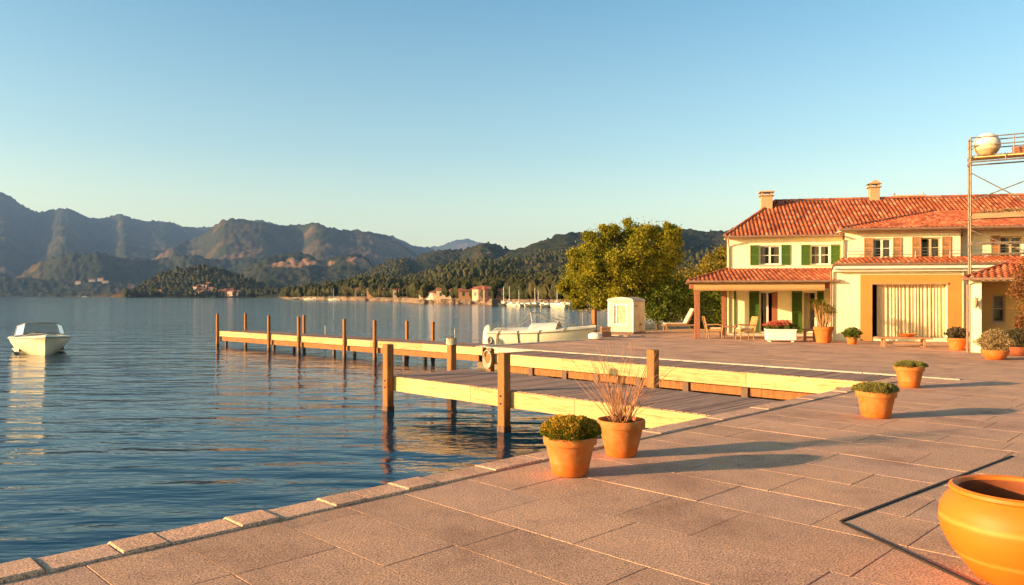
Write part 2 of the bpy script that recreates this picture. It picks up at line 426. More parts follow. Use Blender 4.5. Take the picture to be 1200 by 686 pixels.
# ================================================================== water
def water_mat():
    m, nt = new_mat('lake_water')
    g = N(nt, 'ShaderNodeNewGeometry'); pos = g.outputs['Position']
    mp = N(nt, 'ShaderNodeMapping'); mp.inputs['Rotation'].default_value = (0, 0, R(-4)); mp.inputs['Scale'].default_value = (0.44, 1.25, 1)
    nt.links.new(pos, mp.inputs[0]); v = mp.outputs[0]
    # slow warp so that crests meander
    wn = noise(nt, v, 0.35, 2, 0.5, out=1)
    vm = N(nt, 'ShaderNodeVectorMath', operation='MULTIPLY_ADD'); nt.links.new(wn, vm.inputs[0]); vm.inputs[1].default_value = (0.9, 0.9, 0); nt.links.new(v, vm.inputs[2])
    v2 = vm.outputs[0]
    n1 = noise(nt, v2, 0.75, 2, 0.45)
    n2 = noise(nt, v2, 2.1, 3, 0.5)
    n3 = noise(nt, v2, 6.5, 3, 0.55)
    h = math_(nt, 'ADD', math_(nt, 'MULTIPLY', n1, 0.50), math_(nt, 'ADD', math_(nt, 'MULTIPLY', n2, 0.17), math_(nt, 'MULTIPLY', n3, 0.018)))
    # calmer and rougher patches
    patch = noise(nt, pos, 0.02, 3, 0.5)
    amp = ramp(nt, patch, [(0.35, (0.55, 0.55, 0.55)), (0.65, (1, 1, 1))])
    h = math_(nt, 'MULTIPLY', h, amp)
    b = N(nt, 'ShaderNodeBump'); b.inputs['Strength'].default_value = 1.0; b.inputs['Distance'].default_value = 0.35
    nt.links.new(h, b.inputs['Height'])
    p = N(nt, 'ShaderNodeBsdfPrincipled'); p.inputs['Base Color'].default_value = (0.002, 0.03, 0.056, 1); p.inputs['Specular IOR Level'].default_value = 0.40
    p.inputs['Roughness'].default_value = 0.07; p.inputs['IOR'].default_value = 1.26
    nt.links.new(b.outputs[0], p.inputs['Normal'])
    o = N(nt, 'ShaderNodeOutputMaterial'); nt.links.new(p.outputs[0], o.inputs[0]); return m
wt = MB(); wt.poly([(-12500, -350, WATER), (12500, -350, WATER), (12500, 14000, WATER), (-12500, 14000, WATER)])
tag(wt.build('lake_water', water_mat()), 'dark blue rippled lake', 'water', kind='structure')

# ================================================================== hills (one terrain sheet on a fan-shaped grid)
def vnoise(x, y, seed=0):
    xi = np.floor(x).astype(np.int64); yi = np.floor(y).astype(np.int64)
    fx = x - xi; fy = y - yi
    fx = fx * fx * fx * (fx * (fx * 6 - 15) + 10); fy = fy * fy * fy * (fy * (fy * 6 - 15) + 10)
    def h(a, b):
        n = (a * 374761393 + b * 668265263 + seed * 1442695041) & 0x7fffffff
        n = ((n ^ (n >> 13)) * 1274126177) & 0x7fffffff
        return ((n ^ (n >> 16)) & 0xffff) / 65535.0
    a = h(xi, yi); b = h(xi + 1, yi); c = h(xi, yi + 1); d = h(xi + 1, yi + 1)
    return (a * (1 - fx) + b * fx) * (1 - fy) + (c * (1 - fx) + d * fx) * fy
def fbm(x, y, oct=5, seed=0, gain=0.5):
    s = 0; a = 1; t = 0
    for i in range(oct):
        s = s + a * vnoise(x * 2 ** i + 17.3 * i, y * 2 ** i - 9.1 * i, seed + i); t += a; a *= gain
    return s / t
def ridged(x, y, oct=5, seed=0):
    s = 0; a = 1; t = 0
    for i in range(oct):
        n = 1 - np.abs(2 * vnoise(x * 2 ** i + 5.7 * i, y * 2 ** i + 3.3 * i, seed + i) - 1)
        s = s + a * n * n; t += a; a *= 0.5
    return s / t
# crest lines: (photo column, photo row), distance of the crest, depth of its front and back slopes
LAYERS = [
 (11500, 2500, 1500, [(440,310),(480,296),(515,288),(535,281.5),(548,281.5),(562,284),(590,291),(640,305)]),
 (7200, 3800, 2500, [(-500,232),(-300,215),(-180,210),(-60,221),(0,229),(12,232),(25,239),(45,247),(62,250.5),(95,252),(128,251.5),(142,253),(156,261),(200,262),(250,261.5),(300,264),(360,268),(405,271),(440,274),(462,279),(480,285),(505,289),(520,300),(560,330)]),
 (4700, 1900, 1400, [(120,340),(165,312),(195,295),(215,281),(245,267),(262,259),(272,257),(290,259.5),(318,262),(345,258),(362,260),(380,266),(400,270),(440,272),(455,276),(468,283),(480,292),(520,320)]),
 (3300, 600, 900, [(-500,300),(-300,310),(-100,318),(0,334),(20,325),(45,306),(75,299),(110,296.5),(150,302),(180,303),(215,298),(250,302),(290,305),(330,316),(400,345)]),
 (2850, 380, 400, [(-500,318),(-200,322),(0,325),(60,327),(130,330),(180,334),(240,345)]),
 (1420, 230, 400, [(146,349),(158,343),(172,333),(190,323),(215,316.5),(240,315),(262,318),(285,325),(305,333),(325,341),(350,349)]),
 (2500, 800, 700, [(255,345),(275,330),(292,312),(308,303),(328,296),(346,293),(362,297),(376,307),(386,305),(398,300),(415,297),(430,301),(441,316),(470,335)]),
 (1900, 1150, 900, [(340,349),(380,338),(410,328),(430,322),(450,313),(480,302),(503,292),(520,288),(545,288.5),(570,289),(600,291),(622,290),(640,294),(700,305),(760,330)]),
 (1500, 900, 800, [(540,330),(580,306),(600,297),(622,288),(636,283),(650,278),(668,274),(690,272),(712,271.5),(740,272),(765,269),(785,266.5),(802,266),(825,268.5),(850,270),(900,275),(1000,270),(1200,262),(1500,245)]),
 (900, 500, 300, [(400,349),(430,340),(470,330),(500,322),(540,312),(580,308),(620,306),(660,303),(700,300),(800,296),(1500,280)]),
 (620, 190, 250, [(335,351.5),(352,347),(375,343),(400,339),(430,334.5),(452,333),(468,338),(482,350)]),
 (430, 150, 260, [(478,355),(494,348),(515,341),(545,337),(590,334),(640,331),(690,328),(760,325),(900,318),(1500,300)]),
]
shore_pts = [(-500,2560),(0,2560),(120,1900),(147,1180),(300,1150),(325,1000),(336,640),(400,500),(455,400),(478,352),(487,302),(530,276),(590,243),(640,215),(665,198),(690,188),(720,180),(1500,165)]
def shore(t):
    px = t * F + 600
    a = np.interp(px, [p[0] for p in shore_pts], [p[1] for p in shore_pts])
    return a * (1 + 0.03 * (vnoise(px / 9.0, px * 0 + 3, 5) - 0.5) + 0.02 * (vnoise(px / 2.5, px * 0 + 9, 6) - 0.5))
def terrain(t, Y):
    px = t * F + 600; X = t * Y
    H = np.full(np.shape(X), -60.0)
    for i, (D, wf, wb, pts) in enumerate(LAYERS):
        ys = np.interp(px, [p[0] for p in pts], [p[1] for p in pts], left=600, right=600 if pts[-1][0] < 1400 else pts[-1][1])
        if pts[0][0] <= -500: ys = np.where(px < pts[0][0], pts[0][1], ys)
        crest = CAM_H + (HZ - ys) / F * D + 0.0
        # the crest line meanders in depth; spurs run down from it
        wob = (vnoise(px / 38.0 + i * 7, px * 0 + i, 20 + i) - 0.5) * wf * 0.30 * (0 if D < 700 else 1)
        x = np.where(Y < D + wob, (D + wob - Y) / wf, (Y - D - wob) / wb)
        p = np.clip(1 - x, 0, 1)
        p = p ** (0.85 if D < 700 else 1.05)
        sc = max(60.0, D * 0.085)
        r = ridged(X / (sc * 3.4) + i * 3.1, Y / (sc * 5.5), 4, 40 + i)
        f = fbm(X / sc, Y / sc, 5, 60 + i)
        k = (0.36 if D > 4000 else 0.5 if D > 1200 else 0.25) * np.clip(1.25 * (1 - p), 0, 1)
        h = crest * p * (1 - k * (1 - r) * 1.15) + crest * (f - 0.5) * 0.09 * np.clip((1 - p) * 4, 0.08, 1)
        h = np.where(x >= 1, -60.0, h)
        H = np.maximum(H, h)
    s = shore(t)
    land = np.clip((Y - s) / (0.02 * s + 4), -1, 1)
    base = WATER + 1.7 * np.clip(land, -1, 1) + np.clip((Y - s) / 260, 0, 1) * 5
    base = np.where(Y < s, WATER - 6 * np.clip((s - Y) / 40, 0, 1) - 0.02, base)
    H = np.where(Y > s, np.maximum(H * np.clip((Y - s) / 25, 0, 1), base), base)
    return H
NC, NR = 860, 430
tt = (np.linspace(-420, 1500, NC) - 600) / F
yy = np.concatenate([np.geomspace(150, 12800, NR)])
T2, Y2 = np.meshgrid(tt, yy)
H2 = terrain(T2, Y2)
# trees roughen the surface of forested ground
X2 = T2 * Y2
H2 = np.where(H2 > 2, H2 + (fbm(X2 / 14, Y2 / 14, 2, 90) - 0.5) * np.clip(Y2 / 130, 1, 26), H2)
V = np.stack([X2, Y2, H2], -1).reshape(-1, 3)
me = bpy.data.meshes.new('hills')
idx = np.arange(NC * NR).reshape(NR, NC)
q = np.stack([idx[:-1, :-1], idx[:-1, 1:], idx[1:, 1:], idx[1:, :-1]], -1).reshape(-1, 4)
keep = (V[q][:, :, 2].max(axis=1) > WATER - 2.5); q = q[keep]
me.vertices.add(len(V)); me.vertices.foreach_set('co', V.astype(np.float32).ravel())
me.loops.add(q.size); me.loops.foreach_set('vertex_index', q.astype(np.int32).ravel())
me.polygons.add(len(q)); me.polygons.foreach_set('loop_start', np.arange(0, q.size, 4, dtype=np.int32)); me.polygons.foreach_set('loop_total', np.full(len(q), 4, dtype=np.int32))
me.polygons.foreach_set('use_smooth', np.ones(len(q), dtype=bool))
me.update(calc_edges=True)
def hill_mat():
    m, nt = new_mat('wooded_hillside'); g = N(nt, 'ShaderNodeNewGeometry'); v = g.outputs['Position']
    sep = N(nt, 'ShaderNodeSeparateXYZ'); nt.links.new(v, sep.inputs[0])
    n1 = noise(nt, v, 0.0016, 7, 0.62)
    forest = ramp(nt, noise(nt, v, 0.03, 5, 0.75), [(0.3, (0.015, 0.022, 0.012)), (0.5, (0.033, 0.04, 0.018)), (0.7, (0.07, 0.06, 0.024))])
    bare = ramp(nt, noise(nt, v, 0.012, 6, 0.7), [(0.3, (0.10, 0.065, 0.03)), (0.5, (0.19, 0.11, 0.045)), (0.7, (0.30, 0.17, 0.075))])
    sn = N(nt, 'ShaderNodeSeparateXYZ'); nt.links.new(g.outputs['Normal'], sn.inputs[0])
    steep = ramp(nt, math_(nt, 'ADD', sn.outputs[2], math_(nt, 'MULTIPLY', math_(nt, 'SUBTRACT', n1, 0.5), 1.0)), [(0.28, (1, 1, 1)), (0.46, (0, 0, 0))])
    patch = ramp(nt, n1, [(0.52, (0, 0, 0)), (0.64, (0.8, 0.8, 0.8))])
    patch = math_(nt, 'MULTIPLY', patch, ramp(nt, math_(nt, 'ADD', math_(nt, 'DIVIDE', sep.outputs[0], 8000.0), 0.6), [(0.1, (0.25, 0.25, 0.25)), (0.35, (1, 1, 1))]))  # bare patches fade out leftwards: shade on those mountains put into the colour
    cc = mixc(nt, patch, forest, bare)
    cliff = ramp(nt, noise(nt, v, 0.02, 6, 0.7), [(0.3, (0.16, 0.10, 0.055)), (0.7, (0.34, 0.2, 0.11))])
    cc = mixc(nt, math_(nt, 'MULTIPLY', steep, 0.6), cc, cliff)
    near = ramp(nt, math_(nt, 'DIVIDE', sep.outputs[1], 4000.0), [(0.0, (0.12,)*3), (0.35, (0.75,)*3), (1.0, (1,)*3)])
    cc = mixc(nt, near, forest, cc)
    sand = ramp(nt, math_(nt, 'DIVIDE', sep.outputs[2], 4.0), [(0.25, (1, 1, 1)), (0.5, (0, 0, 0))])
    sand = math_(nt, 'MULTIPLY', sand, ramp(nt, math_(nt, 'DIVIDE', sep.outputs[1], 2000.0), [(0.3, (1, 1, 1)), (0.5, (0, 0, 0))]))
    for (qx, qy, qz, qr) in ((-676, 2390, 128, 105), (-452, 2390, 122, 90), (-432, 2330, 85, 60), (-600, 2400, 118, 60)):
        vd = N(nt, 'ShaderNodeVectorMath', operation='DISTANCE'); nt.links.new(v, vd.inputs[0]); vd.inputs[1].default_value = (qx, qy, qz)
        mk = math_(nt, 'SUBTRACT', math_(nt, 'ADD', 0.35, noise(nt, v, 0.02, 5, 0.7)), math_(nt, 'DIVIDE', vd.outputs['Value'], qr))
        cc = mixc(nt, ramp(nt, mk, [(0.0, (0, 0, 0)), (0.18, (1, 1, 1))]), cc, ramp(nt, noise(nt, v, 0.05, 5, 0.7), [(0.35, (0.12, 0.07, 0.035)), (0.6, (0.5, 0.27, 0.13))]))
    cc = mixc(nt, sand, cc, (0.28, 0.19, 0.11))
    finish(nt, cc, 0.95, noise(nt, v, 0.05, 6, 0.75), 1.0, 9.0, spec=0.05)
    return m
me.materials.append(hill_mat())
ho = bpy.data.objects.new('hills', me); col.objects.link(ho); tag(ho, 'hazy wooded mountains beyond the lake', 'hills', kind='structure')

# ------------------------------------------------------------------ woods on the nearer slopes: far-off mass of tree crowns
def wood(name, n, px0, px1, Ymin, Ymax, hmin, hmax, mat, label, seed, conifer=0.5, dens=None):
    g = np.random.default_rng(seed); VV = []
    px = g.uniform(px0, px1, n); Y = np.exp(g.uniform(np.log(Ymin), np.log(Ymax), n)); t = (px - 600) / F
    z = terrain(t, Y); s = shore(t)
    ok = (z > 1.0) & (Y > s + (10 if Ymax < 600 else 14))
    if dens is not None: ok &= g.random(n) < dens(t * Y, Y, px)
    t, Y, z = t[ok], Y[ok], z[ok]; X = t * Y; n = len(X)
    ang0 = g.random(n) * 6.28; hh = g.uniform(hmin, hmax, n) * (0.7 + 0.6 * g.random(n)); con = g.random(n) < conifer
    rr = np.where(con, hh * 0.12, hh * 0.36)
    K = 6; tris = []
    # ring profile: bottom, widest, top
    zs = np.where(con[:, None], np.array([[0.12, 0.16, 0.6, 1.0]]), np.array([[0.1, 0.42, 0.8, 1.0]]))
    rs = np.where(con[:, None], np.array([[0.55, 1.0, 0.5, 0.02]]), np.array([[0.45, 1.0, 0.72, 0.05]]))
    P = np.zeros((n, 4, K, 3))
    for j in range(4):
        for k in range(K):
            a = ang0 + 2 * math.pi * (k + 0.5 * (j % 2)) / K
            jr = 0.75 + 0.5 * g.random(n)
            P[:, j, k, 0] = X + np.cos(a) * rr * rs[:, j] * jr
            P[:, j, k, 1] = Y + np.sin(a) * rr * rs[:, j] * jr
            P[:, j, k, 2] = z + hh * (zs[:, j] + (g.random(n) - 0.5) * 0.08) - 0.3
    for j in range(3):
        for k in range(K):
            k2 = (k + 1) % K
            tris.append(np.stack([P[:, j, k], P[:, j, k2], P[:, j + 1, k2], P[:, j + 1, k]], 1))
    VV = np.stack(tris, 1).reshape(-1, 3)
    o = quads(name, VV, mat); tag(o, label, 'woodland', kind='stuff'); return o
def wood_m(name, cols):
    m, nt = new_mat(name); g = N(nt, 'ShaderNodeNewGeometry')
    k = noise(nt, g.outputs['Position'], 0.035, 5, 0.8)
    cc = ramp(nt, k, [(0.3 + 0.4 * i / (len(cols) - 1), c) for i, c in enumerate(cols)])
    cc = mixc(nt, 1.0, cc, ramp(nt, noise(nt, g.outputs['Position'], 0.6, 2, 0.8), [(0.3, (0.7,)*3), (0.7, (1.3,)*3)]), 'MULTIPLY')
    finish(nt, cc, 1.0, spec=0.0); return m
MW = wood_m('far_woodland', [(0.028, 0.034, 0.015), (0.05, 0.052, 0.021), (0.10, 0.075, 0.028)])
MW2 = wood_m('shore_conifers', [(0.018, 0.022, 0.010), (0.04, 0.042, 0.016), (0.085, 0.065, 0.024)])
wood('shore_woodland', 24000, 480, 1000, 200, 520, 3.2, 6.0, MW2, 'dark conifers crowding the right shore behind the village', 1, 0.45)
wood('hill_woodland', 60000, 330, 1000, 500, 2000, 4.5, 8, MW, 'mixed woods covering the slopes of the right-hand hills', 2, 0.12,
     dens=lambda X, Y, px: np.clip(fbm(X / 160, Y / 160, 3, 7) * 3.4 - 1.15, 0.02, 1) * np.clip(1.5 - Y / 850, 0.05, 1))
wood('headland_woodland', 9000, 146, 480, 1150, 1900, 6, 10, MW, 'woods on the low headland across the lake', 3, 0.1,
     dens=lambda X, Y, px: np.clip(fbm(X / 120, Y / 120, 3, 9) * 3 - 0.6, 0.05, 1))
wood('cape_woodland', 3600, 336, 484, 400, 720, 3.5, 7, MW2, 'bushy woods on the wooded cape left of the shore village', 4, 0.25)
# ================================================================== near land, quay, plaza
S2 = math.sqrt(0.5)
def bc(b, c, z=0.0):      # b runs along the quay, c runs from the lake onto the plaza
    return ((b + c) * S2, (b - c) * S2, z)
def cb(X, Y): return (X + Y) * S2, (X - Y) * S2
CQ = -6.65                # outer edge of the quay
BT = 20.55                # plaza edge behind the boardwalk
CT = -22.5                # terrace edge along the water
land = [bc(-14, CQ), bc(BT, CQ), bc(BT, CT), bc(31.0, CT), (3.3, 39.8, 0), (3.9, 44, 0), (8, 53, 0), (14.5, 64, 0), (21, 95, 0), (19, 150, 0), (17, 215, 0), (420, 260, 0), (420, -120, 0), (60, -120, 0), bc(-14, 60)]
g = MB()
top = [g.pt((p[0], p[1], -0.06)) for p in land]; bot = [g.pt((p[0], p[1], -2.2)) for p in land]
g.face(top[::-1])
for i in range(len(land)):
    j = (i + 1) % len(land); g.face((top[i], top[j], bot[j], bot[i]))
tag(g.build('ground', M['earth']), kind='structure')
# quay face stones (courses of blocks standing 3 cm proud of the ground's edge)
qf = MB()
def courses(p0, p1, zt=-0.02, zb=-1.35, out=0.05, L=1.1, Hc=0.42):
    p0 = Vector(p0); p1 = Vector(p1); d = (p1 - p0); n = d.length; d.normalize(); o = Vector((d.y, -d.x, 0))
    z = zt; row = 0
    while z > zb:
        x = -L * 0.5 * (row % 2)
        while x < n:
            a = max(x, 0) + 0.008; b = min(x + L, n) - 0.008
            if b > a + 0.05:
                j = random.uniform(-0.012, 0.012)
                m = Matrix(((d.x, o.x, 0, p0.x), (d.y, o.y, 0, p0.y), (0, 0, 1, 0), (0, 0, 0, 1)))
                qf.bbox((a, -0.10, z - Hc + 0.012), (b, out + j, z), 0.015, m)
            x += L
        z -= Hc; row += 1
courses(bc(BT + 0.2, CQ + 0.06), bc(-14, CQ + 0.06), out=-0.0)
courses(bc(BT + 0.05, CT + 0.1), bc(BT + 0.05, CQ), out=0.0, L=1.6)
courses(bc(31.0, CT + 0.05), bc(BT, CT + 0.05), out=0.0); courses((3.3, 39.8, 0), bc(31.0, CT + 0.05), out=0.0); courses((3.9, 44, 0), (3.3, 39.8, 0), out=0.0)
tag(qf.build('quay_wall', M['quay']), kind='structure')

# paving slabs
pv = MB()
def slab(b0, b1, c0, c1):
    e = 0.0065; z = random.uniform(-0.0012, 0.0014); t1 = random.uniform(-0.001, 0.001); t2 = random.uniform(-0.001, 0.001)
    g0 = 0.004
    base = [(b0+g0, c0+g0), (b1-g0, c0+g0), (b1-g0, c1-g0), (b0+g0, c1-g0)]
    topc = [(b0+e, c0+e), (b1-e, c0+e), (b1-e, c1-e), (b0+e, c1-e)]
    hz_ = [z, z + t1, z + t1 + t2, z + t2]
    j = [random.uniform(-0.003, 0.003) for _ in range(8)]
    i0 = [pv.pt(bc(b, c, -0.05)) for b, c in base]
    i1 = [pv.pt(bc(b, c, h - 0.0028)) for (b, c), h in zip(base, hz_)]
    i2 = [pv.pt(bc(b + j[2*k], c + j[2*k+1], h)) for k, ((b, c), h) in enumerate(zip(topc, hz_))]
    # orientation: (b,c) is left-handed in plan, so reverse
    pv.face(i2[::-1])
    for k in range(4):
        l = (k + 1) % 4
        pv.face((i0[l], i0[k], i1[k], i1[l])); pv.face((i1[l], i1[k], i2[k], i2[l]))
def fill(b0, b1, c0, c1, rw=0.86, L=1.32):
    b = b0; r = 0
    while b < b1 - 0.05:
        bb = min(b + rw * random.choice((0.8, 1.0, 1.0, 1.15)), b1); c = c0 - random.uniform(0, L); 
        while c < c1:
            l = L * random.choice((0.6, 0.85, 1.0, 1.0, 1.3))
            x0 = max(c, c0); x1 = min(c + l, c1)
            if x1 - x0 > 0.08: slab(b, bb, x0, x1)
            c += l
        b = bb; r += 1
CK = -6.28
fill(-9, BT - 0.15, CK, 16)
fill(BT - 0.15, 42, -6.28, 19, 1.0, 1.5)
fill(BT + 0.12, 31.5, CT + 0.35, CK, 1.0, 1.5)
fill(31.5, 33.5, -25.0, CK, 1.0, 1.5); fill(33.5, 41, -25.5, CK, 1.0, 1.5)
tag(pv.build('plaza_paving', M['paving']), kind='structure')
# joint bed below the slabs
jb = MB()
jb.poly([bc(-9, CK, -0.0055), bc(-9, 16, -0.0055), bc(42, 19, -0.0055), bc(42, CK, -0.0055)])
jb.poly([bc(BT, CT + 0.3, -0.0055), bc(BT, CK, -0.0055), bc(41, CK, -0.0055), bc(41, -25.5, -0.0055), bc(31.6, -25, -0.0055), bc(31.4, CT + 0.3, -0.0055)])
tag(jb.build('paving_joints', M['joint']), kind='structure')
# kerb: flat stones with raised cap stones between them
kb = MB(); b = -8.75
def kslab(b0, b1, c0, c1, z0, z1, e=0.012):
    def rg(d, z): return [kb.pt(bc(b + db * d, c + dc * d, z)) for b, c, db, dc in ((b0, c0, 1, 1), (b1, c0, -1, 1), (b1, c1, -1, -1), (b0, c1, 1, -1))]
    r0 = rg(0, z0); r1 = rg(0, z1 - e); r2 = rg(e, z1)
    for a, bb in ((r0, r1), (r1, r2)):
        for k in range(4):
            l = (k + 1) % 4; kb.face((a[l], a[k], bb[k], bb[l]))
    kb.face(r2[::-1])
k = 0
while b < BT - 0.2:
    far = b > 5.2
    L0 = random.uniform(0.48, 0.68); L1 = random.uniform(0.30, 0.42)
    if far: L0 = random.uniform(0.8, 1.0)
    kslab(b + 0.004, b + L0 - 0.004, CQ, CK - 0.012, -0.25, 0.018 + random.uniform(-0.004, 0.004))
    b += L0
    if far: L1 = random.uniform(0.7, 0.9)
    kslab(b + 0.002, b + L1 - 0.002, CQ - 0.012, CK - 0.02 , -0.25, (0.030 if not far else 0.024) + random.uniform(-0.005, 0.004), 0.014)
    b += L1; k += 1
tag(kb.build('quay_kerb', M['kerbstone']), kind='structure')
# pale trim line along the boardwalk and edge stones of the terrace
tr = MB()
def strip(o, p0, p1, w, z0, z1):
    p0 = Vector(p0); p1 = Vector(p1); d = p1 - p0; n = d.length; d.normalize(); s = Vector((-d.y, d.x, 0))
    m = Matrix(((d.x, s.x, 0, p0.x), (d.y, s.y, 0, p0.y), (0, 0, 1, 0), (0, 0, 0, 1)))
    o.bbox((0, -w / 2, z0), (n, w / 2, z1), 0.006, m)
n = 12
for i in range(n):
    c0 = CT + (CK - CT) * i / n; c1 = CT + (CK - CT) * (i + 1) / n
    strip(tr, bc(BT, c0 + 0.006), bc(BT, c1 - 0.006), 0.2, -0.3, 0.022)
strip(tr, bc(BT - 0.02, CK + 0.02), bc(BT - 0.02, CK + 0.9), 0.2, -0.03, 0.02)
for i in range(8):
    b0 = BT + 0.12 + (31.3 - BT) * i / 8.0; b1 = BT + 0.1 + (31.3 - BT) * (i + 1) / 8.0
    strip(tr, bc(b0, CT + 0.17), bc(b1, CT + 0.17), 0.34, -0.3, 0.03)
tag(tr.build('terrace_edge_stones', M['trim']), kind='structure')

# dark edging strip let into the paving
K0 = ground(985, 612); K1 = ground(1186, 535); K2 = ground(1152, 690)
sp = MB()
for a, b_ in ((K0, K1), (K0 + Vector((0.0, -0.03, 0)), K2)):
    strip(sp, (a.x, a.y, 0), (b_.x, b_.y, 0), 0.04, -0.02, 0.012)
tag(sp.build('edging_strip', M['rubber']), 'thin black edging bent into a corner, let into the paving beside the big jar', 'edging strip')

# ================================================================== docks
def frame(p0, d):      # local x along d, local y to its left
    d = Vector(d).normalized()
    return math.atan2(d.y, d.x)
def make_dock(name, label, p0, p1, width, posts, z=0.0, pw=0.14, fasc=0.34, piles=(), side=-1, plank=0.15, cat='dock', endcap=True, near_fascia=True, back_fascia=True, waler=False):
    """p0->p1 is the edge facing the camera; the deck lies to the left of that line"""
    p0 = Vector(p0); p1 = Vector(p1); L = (p1 - p0).length; rz = frame(p0, p1 - p0)
    root = empty(name, (p0.x, p0.y, WATER), rz, label, cat)
    H = -WATER + z
    mb = MB(); x = 0.0
    while x < L - 0.02:
        w_ = plank * random.uniform(0.95, 1.05); x1 = min(x + w_ - 0.014, L)
        dz = random.uniform(-0.004, 0.004)
        mb.bbox((x, 0.045 + random.uniform(-0.012, 0.012), H - 0.045 + dz), (x1, width - 0.045 + random.uniform(-0.012, 0.012), H + dz), 0.004)
        x += w_
    mb.build('deck', M['plank'], root)
    nb = max(2, round(L / 3.3))
    if near_fascia:
        f = MB()
        for i in range(nb): f.bbox((L * i / nb + 0.003, 0.0, H - fasc), (L * (i + 1) / nb - 0.003, 0.043, H - 0.01 + random.uniform(-0.006, 0.004)), 0.005)
        f.build('fascia_board', M['fascia'], root)
    if back_fascia:
        f = MB()
        for i in range(nb): f.bbox((L * i / nb + 0.003, width - 0.043, H - fasc), (L * (i + 1) / nb - 0.003, width, H - 0.01), 0.005)
        f.build('fascia_board', M['fascia'], root)
    if endcap:
        f = MB(); f.bbox((-0.045, 0.0, H - fasc), (-0.001, width, H - 0.015), 0.005); f.build('end_board', M['fascia'], root)
    if waler:
        f = MB(); f.bbox((0.1, 0.10 if width < 1.9 else 0.22, H - fasc - 0.26), (L - 0.3, 0.15 if width < 1.9 else 0.27, H - fasc - 0.03), 0.005); f.build('waler', M['post'], root)
    b = MB()
    for yy_ in (0.35, width * 0.5, width - 0.35): b.box((0.05, yy_ - 0.05, H - 0.27), (L - 0.05, yy_ + 0.05, H - 0.052))
    b.build('joist', M['wetpost'], root)
    for (x, s, top) in posts:     # s: 0 near side, 1 back side
        y0 = -pw - 0.002 if s == 0 else width + 0.002
        p = MB(); p.bbox((x - pw / 2, y0, -0.9), (x + pw / 2, y0 + pw, H + top), 0.012)
        p.build('post', M['post'], root)
        for zb in (H - 0.1, H - 0.26):
            q = MB(); yb = y0 if s == 0 else y0 + pw; sg = -1 if s == 0 else 1; q.tube([(x, yb, zb), (x, yb + sg * 0.018, zb)], 0.02, 8); q.build('bolt', M['rubber'], root)
        c = MB(); c.bbox((x - pw / 2 - 0.012, y0 - 0.012, -0.6), (x + pw / 2 + 0.012, y0 + pw + 0.012, 0.12), 0.01); c.build('wet_sleeve', M['wetpost'], root)
    for (x, y, r) in piles:
        p = MB(); p.bbox((x - r, y - r, -0.9), (x + r, y + r, H - 0.28), 0.01); p.build('pile', M['wetpost'], root)
    return root, L
# near jetty: front edge from its lake end to the quay
A = ground(452, 441); B = Vector(bc(11.42, CQ + 0.0)); bA, cA = cb(A.x, A.y)
bf = 11.42
A = Vector(bc(bf, cA))
L = CQ - cA
def xo(px, b):   # distance along the jetty edge of a photo column
    t = (px - 600) / F   # point bc(b,c): X=(b+c)S2, Y=(b-c)S2 ; X=tY -> c = b(t-1)/(1+t)
    return b * (t - 1) / (1 + t)
wj = 2.6
root, _ = make_dock('wooden_jetty', 'short plank jetty with tall square posts, sunlit pale side board, nearest the camera',
    bc(bf, cA), bc(bf, CQ - 0.03), wj,
    [(0.10, 0, 0.80), (xo(592, bf - .07) - cA, 0, 0.80), (xo(526, bf + wj) - cA, 1, 0.82), (xo(762, bf + wj) - cA, 1, 0.82)],
    pw=0.2, fasc=0.36, piles=[(L - 0.5, 0.5, 0.09), (L - 0.5, wj - 0.5, 0.09)])
# boardwalk along the terrace
b0 = 18.5; cl = xo(579, b0)
bw = BT - 0.12 - b0
root2, _ = make_dock('boardwalk', 'long plank boardwalk with pale fascia running along the front of the terrace',
    bc(b0, cl), bc(b0, CQ - 0.03), bw, [], fasc=0.38, waler=True,  # waler here is added to catch sun in place of the warm reflection
    piles=[(x, 0.25, 0.1) for x in (0.3, 1.6, 3.1, 4.4, 6.0, 7.6, 9.4)] + [(x, 0.9, 0.09) for x in (1.9, 4.9, 7.9)], back_fascia=False)
# corner post with a rope hung on it
cp = empty('corner_post', bc(b0 - 0.12, cl - 0.05, WATER), R(-45), 'short square mooring post with coiled rope at the left corner of the boardwalk', 'mooring post')
m_ = MB(); m_.bbox((-0.13, -0.1, -0.6), (0.1, 0.1, 1.02), 0.012); m_.build('post', M['post'], cp)
rp = MB()
for k in range(4):
    pts = [(-0.02 + 0.17 * math.cos(a) * (1 + .08 * k), -0.115 - 0.012 * k, 0.72 - 0.12 * k * .2 + 0.24 * math.sin(a) * (1 + .1 * k)) for a in [2 * math.pi * i / 18 for i in range(19)]]
    rp.tube(pts, 0.018, 6)
rp.tube([(-0.15, -0.12, 0.9), (-0.1, 0, 1.04), (0.05, 0.02, 1.05), (0.1, -0.1, 0.98), (0.0, -0.13, 0.8)], 0.022, 6)
rp.build('rope_coil', M['cord'], cp)
# rope on the back post of the jetty
P = Vector(bc(bf + wj + 0.1, xo(526, bf + wj), 0.82))
rc = MB()
for k in range(5):
    pts = [(0.13 * math.cos(a) * (1 + 0.12 * random.random()), 0.13 * math.sin(a) * (1 + .12 * random.random()), -0.02 - 0.035 * k + 0.015 * math.sin(3 * a)) for a in [2 * math.pi * i / 16 for i in range(17)]]
    rc.tube(pts, 0.019, 6)
o = rc.build('rope', M['cord']); o.location = (P.x, P.y, P.z - 0.02); o.rotation_euler = (0, 0, R(45)); tag(o, 'coil of rope wound round the top of a jetty post', 'rope')
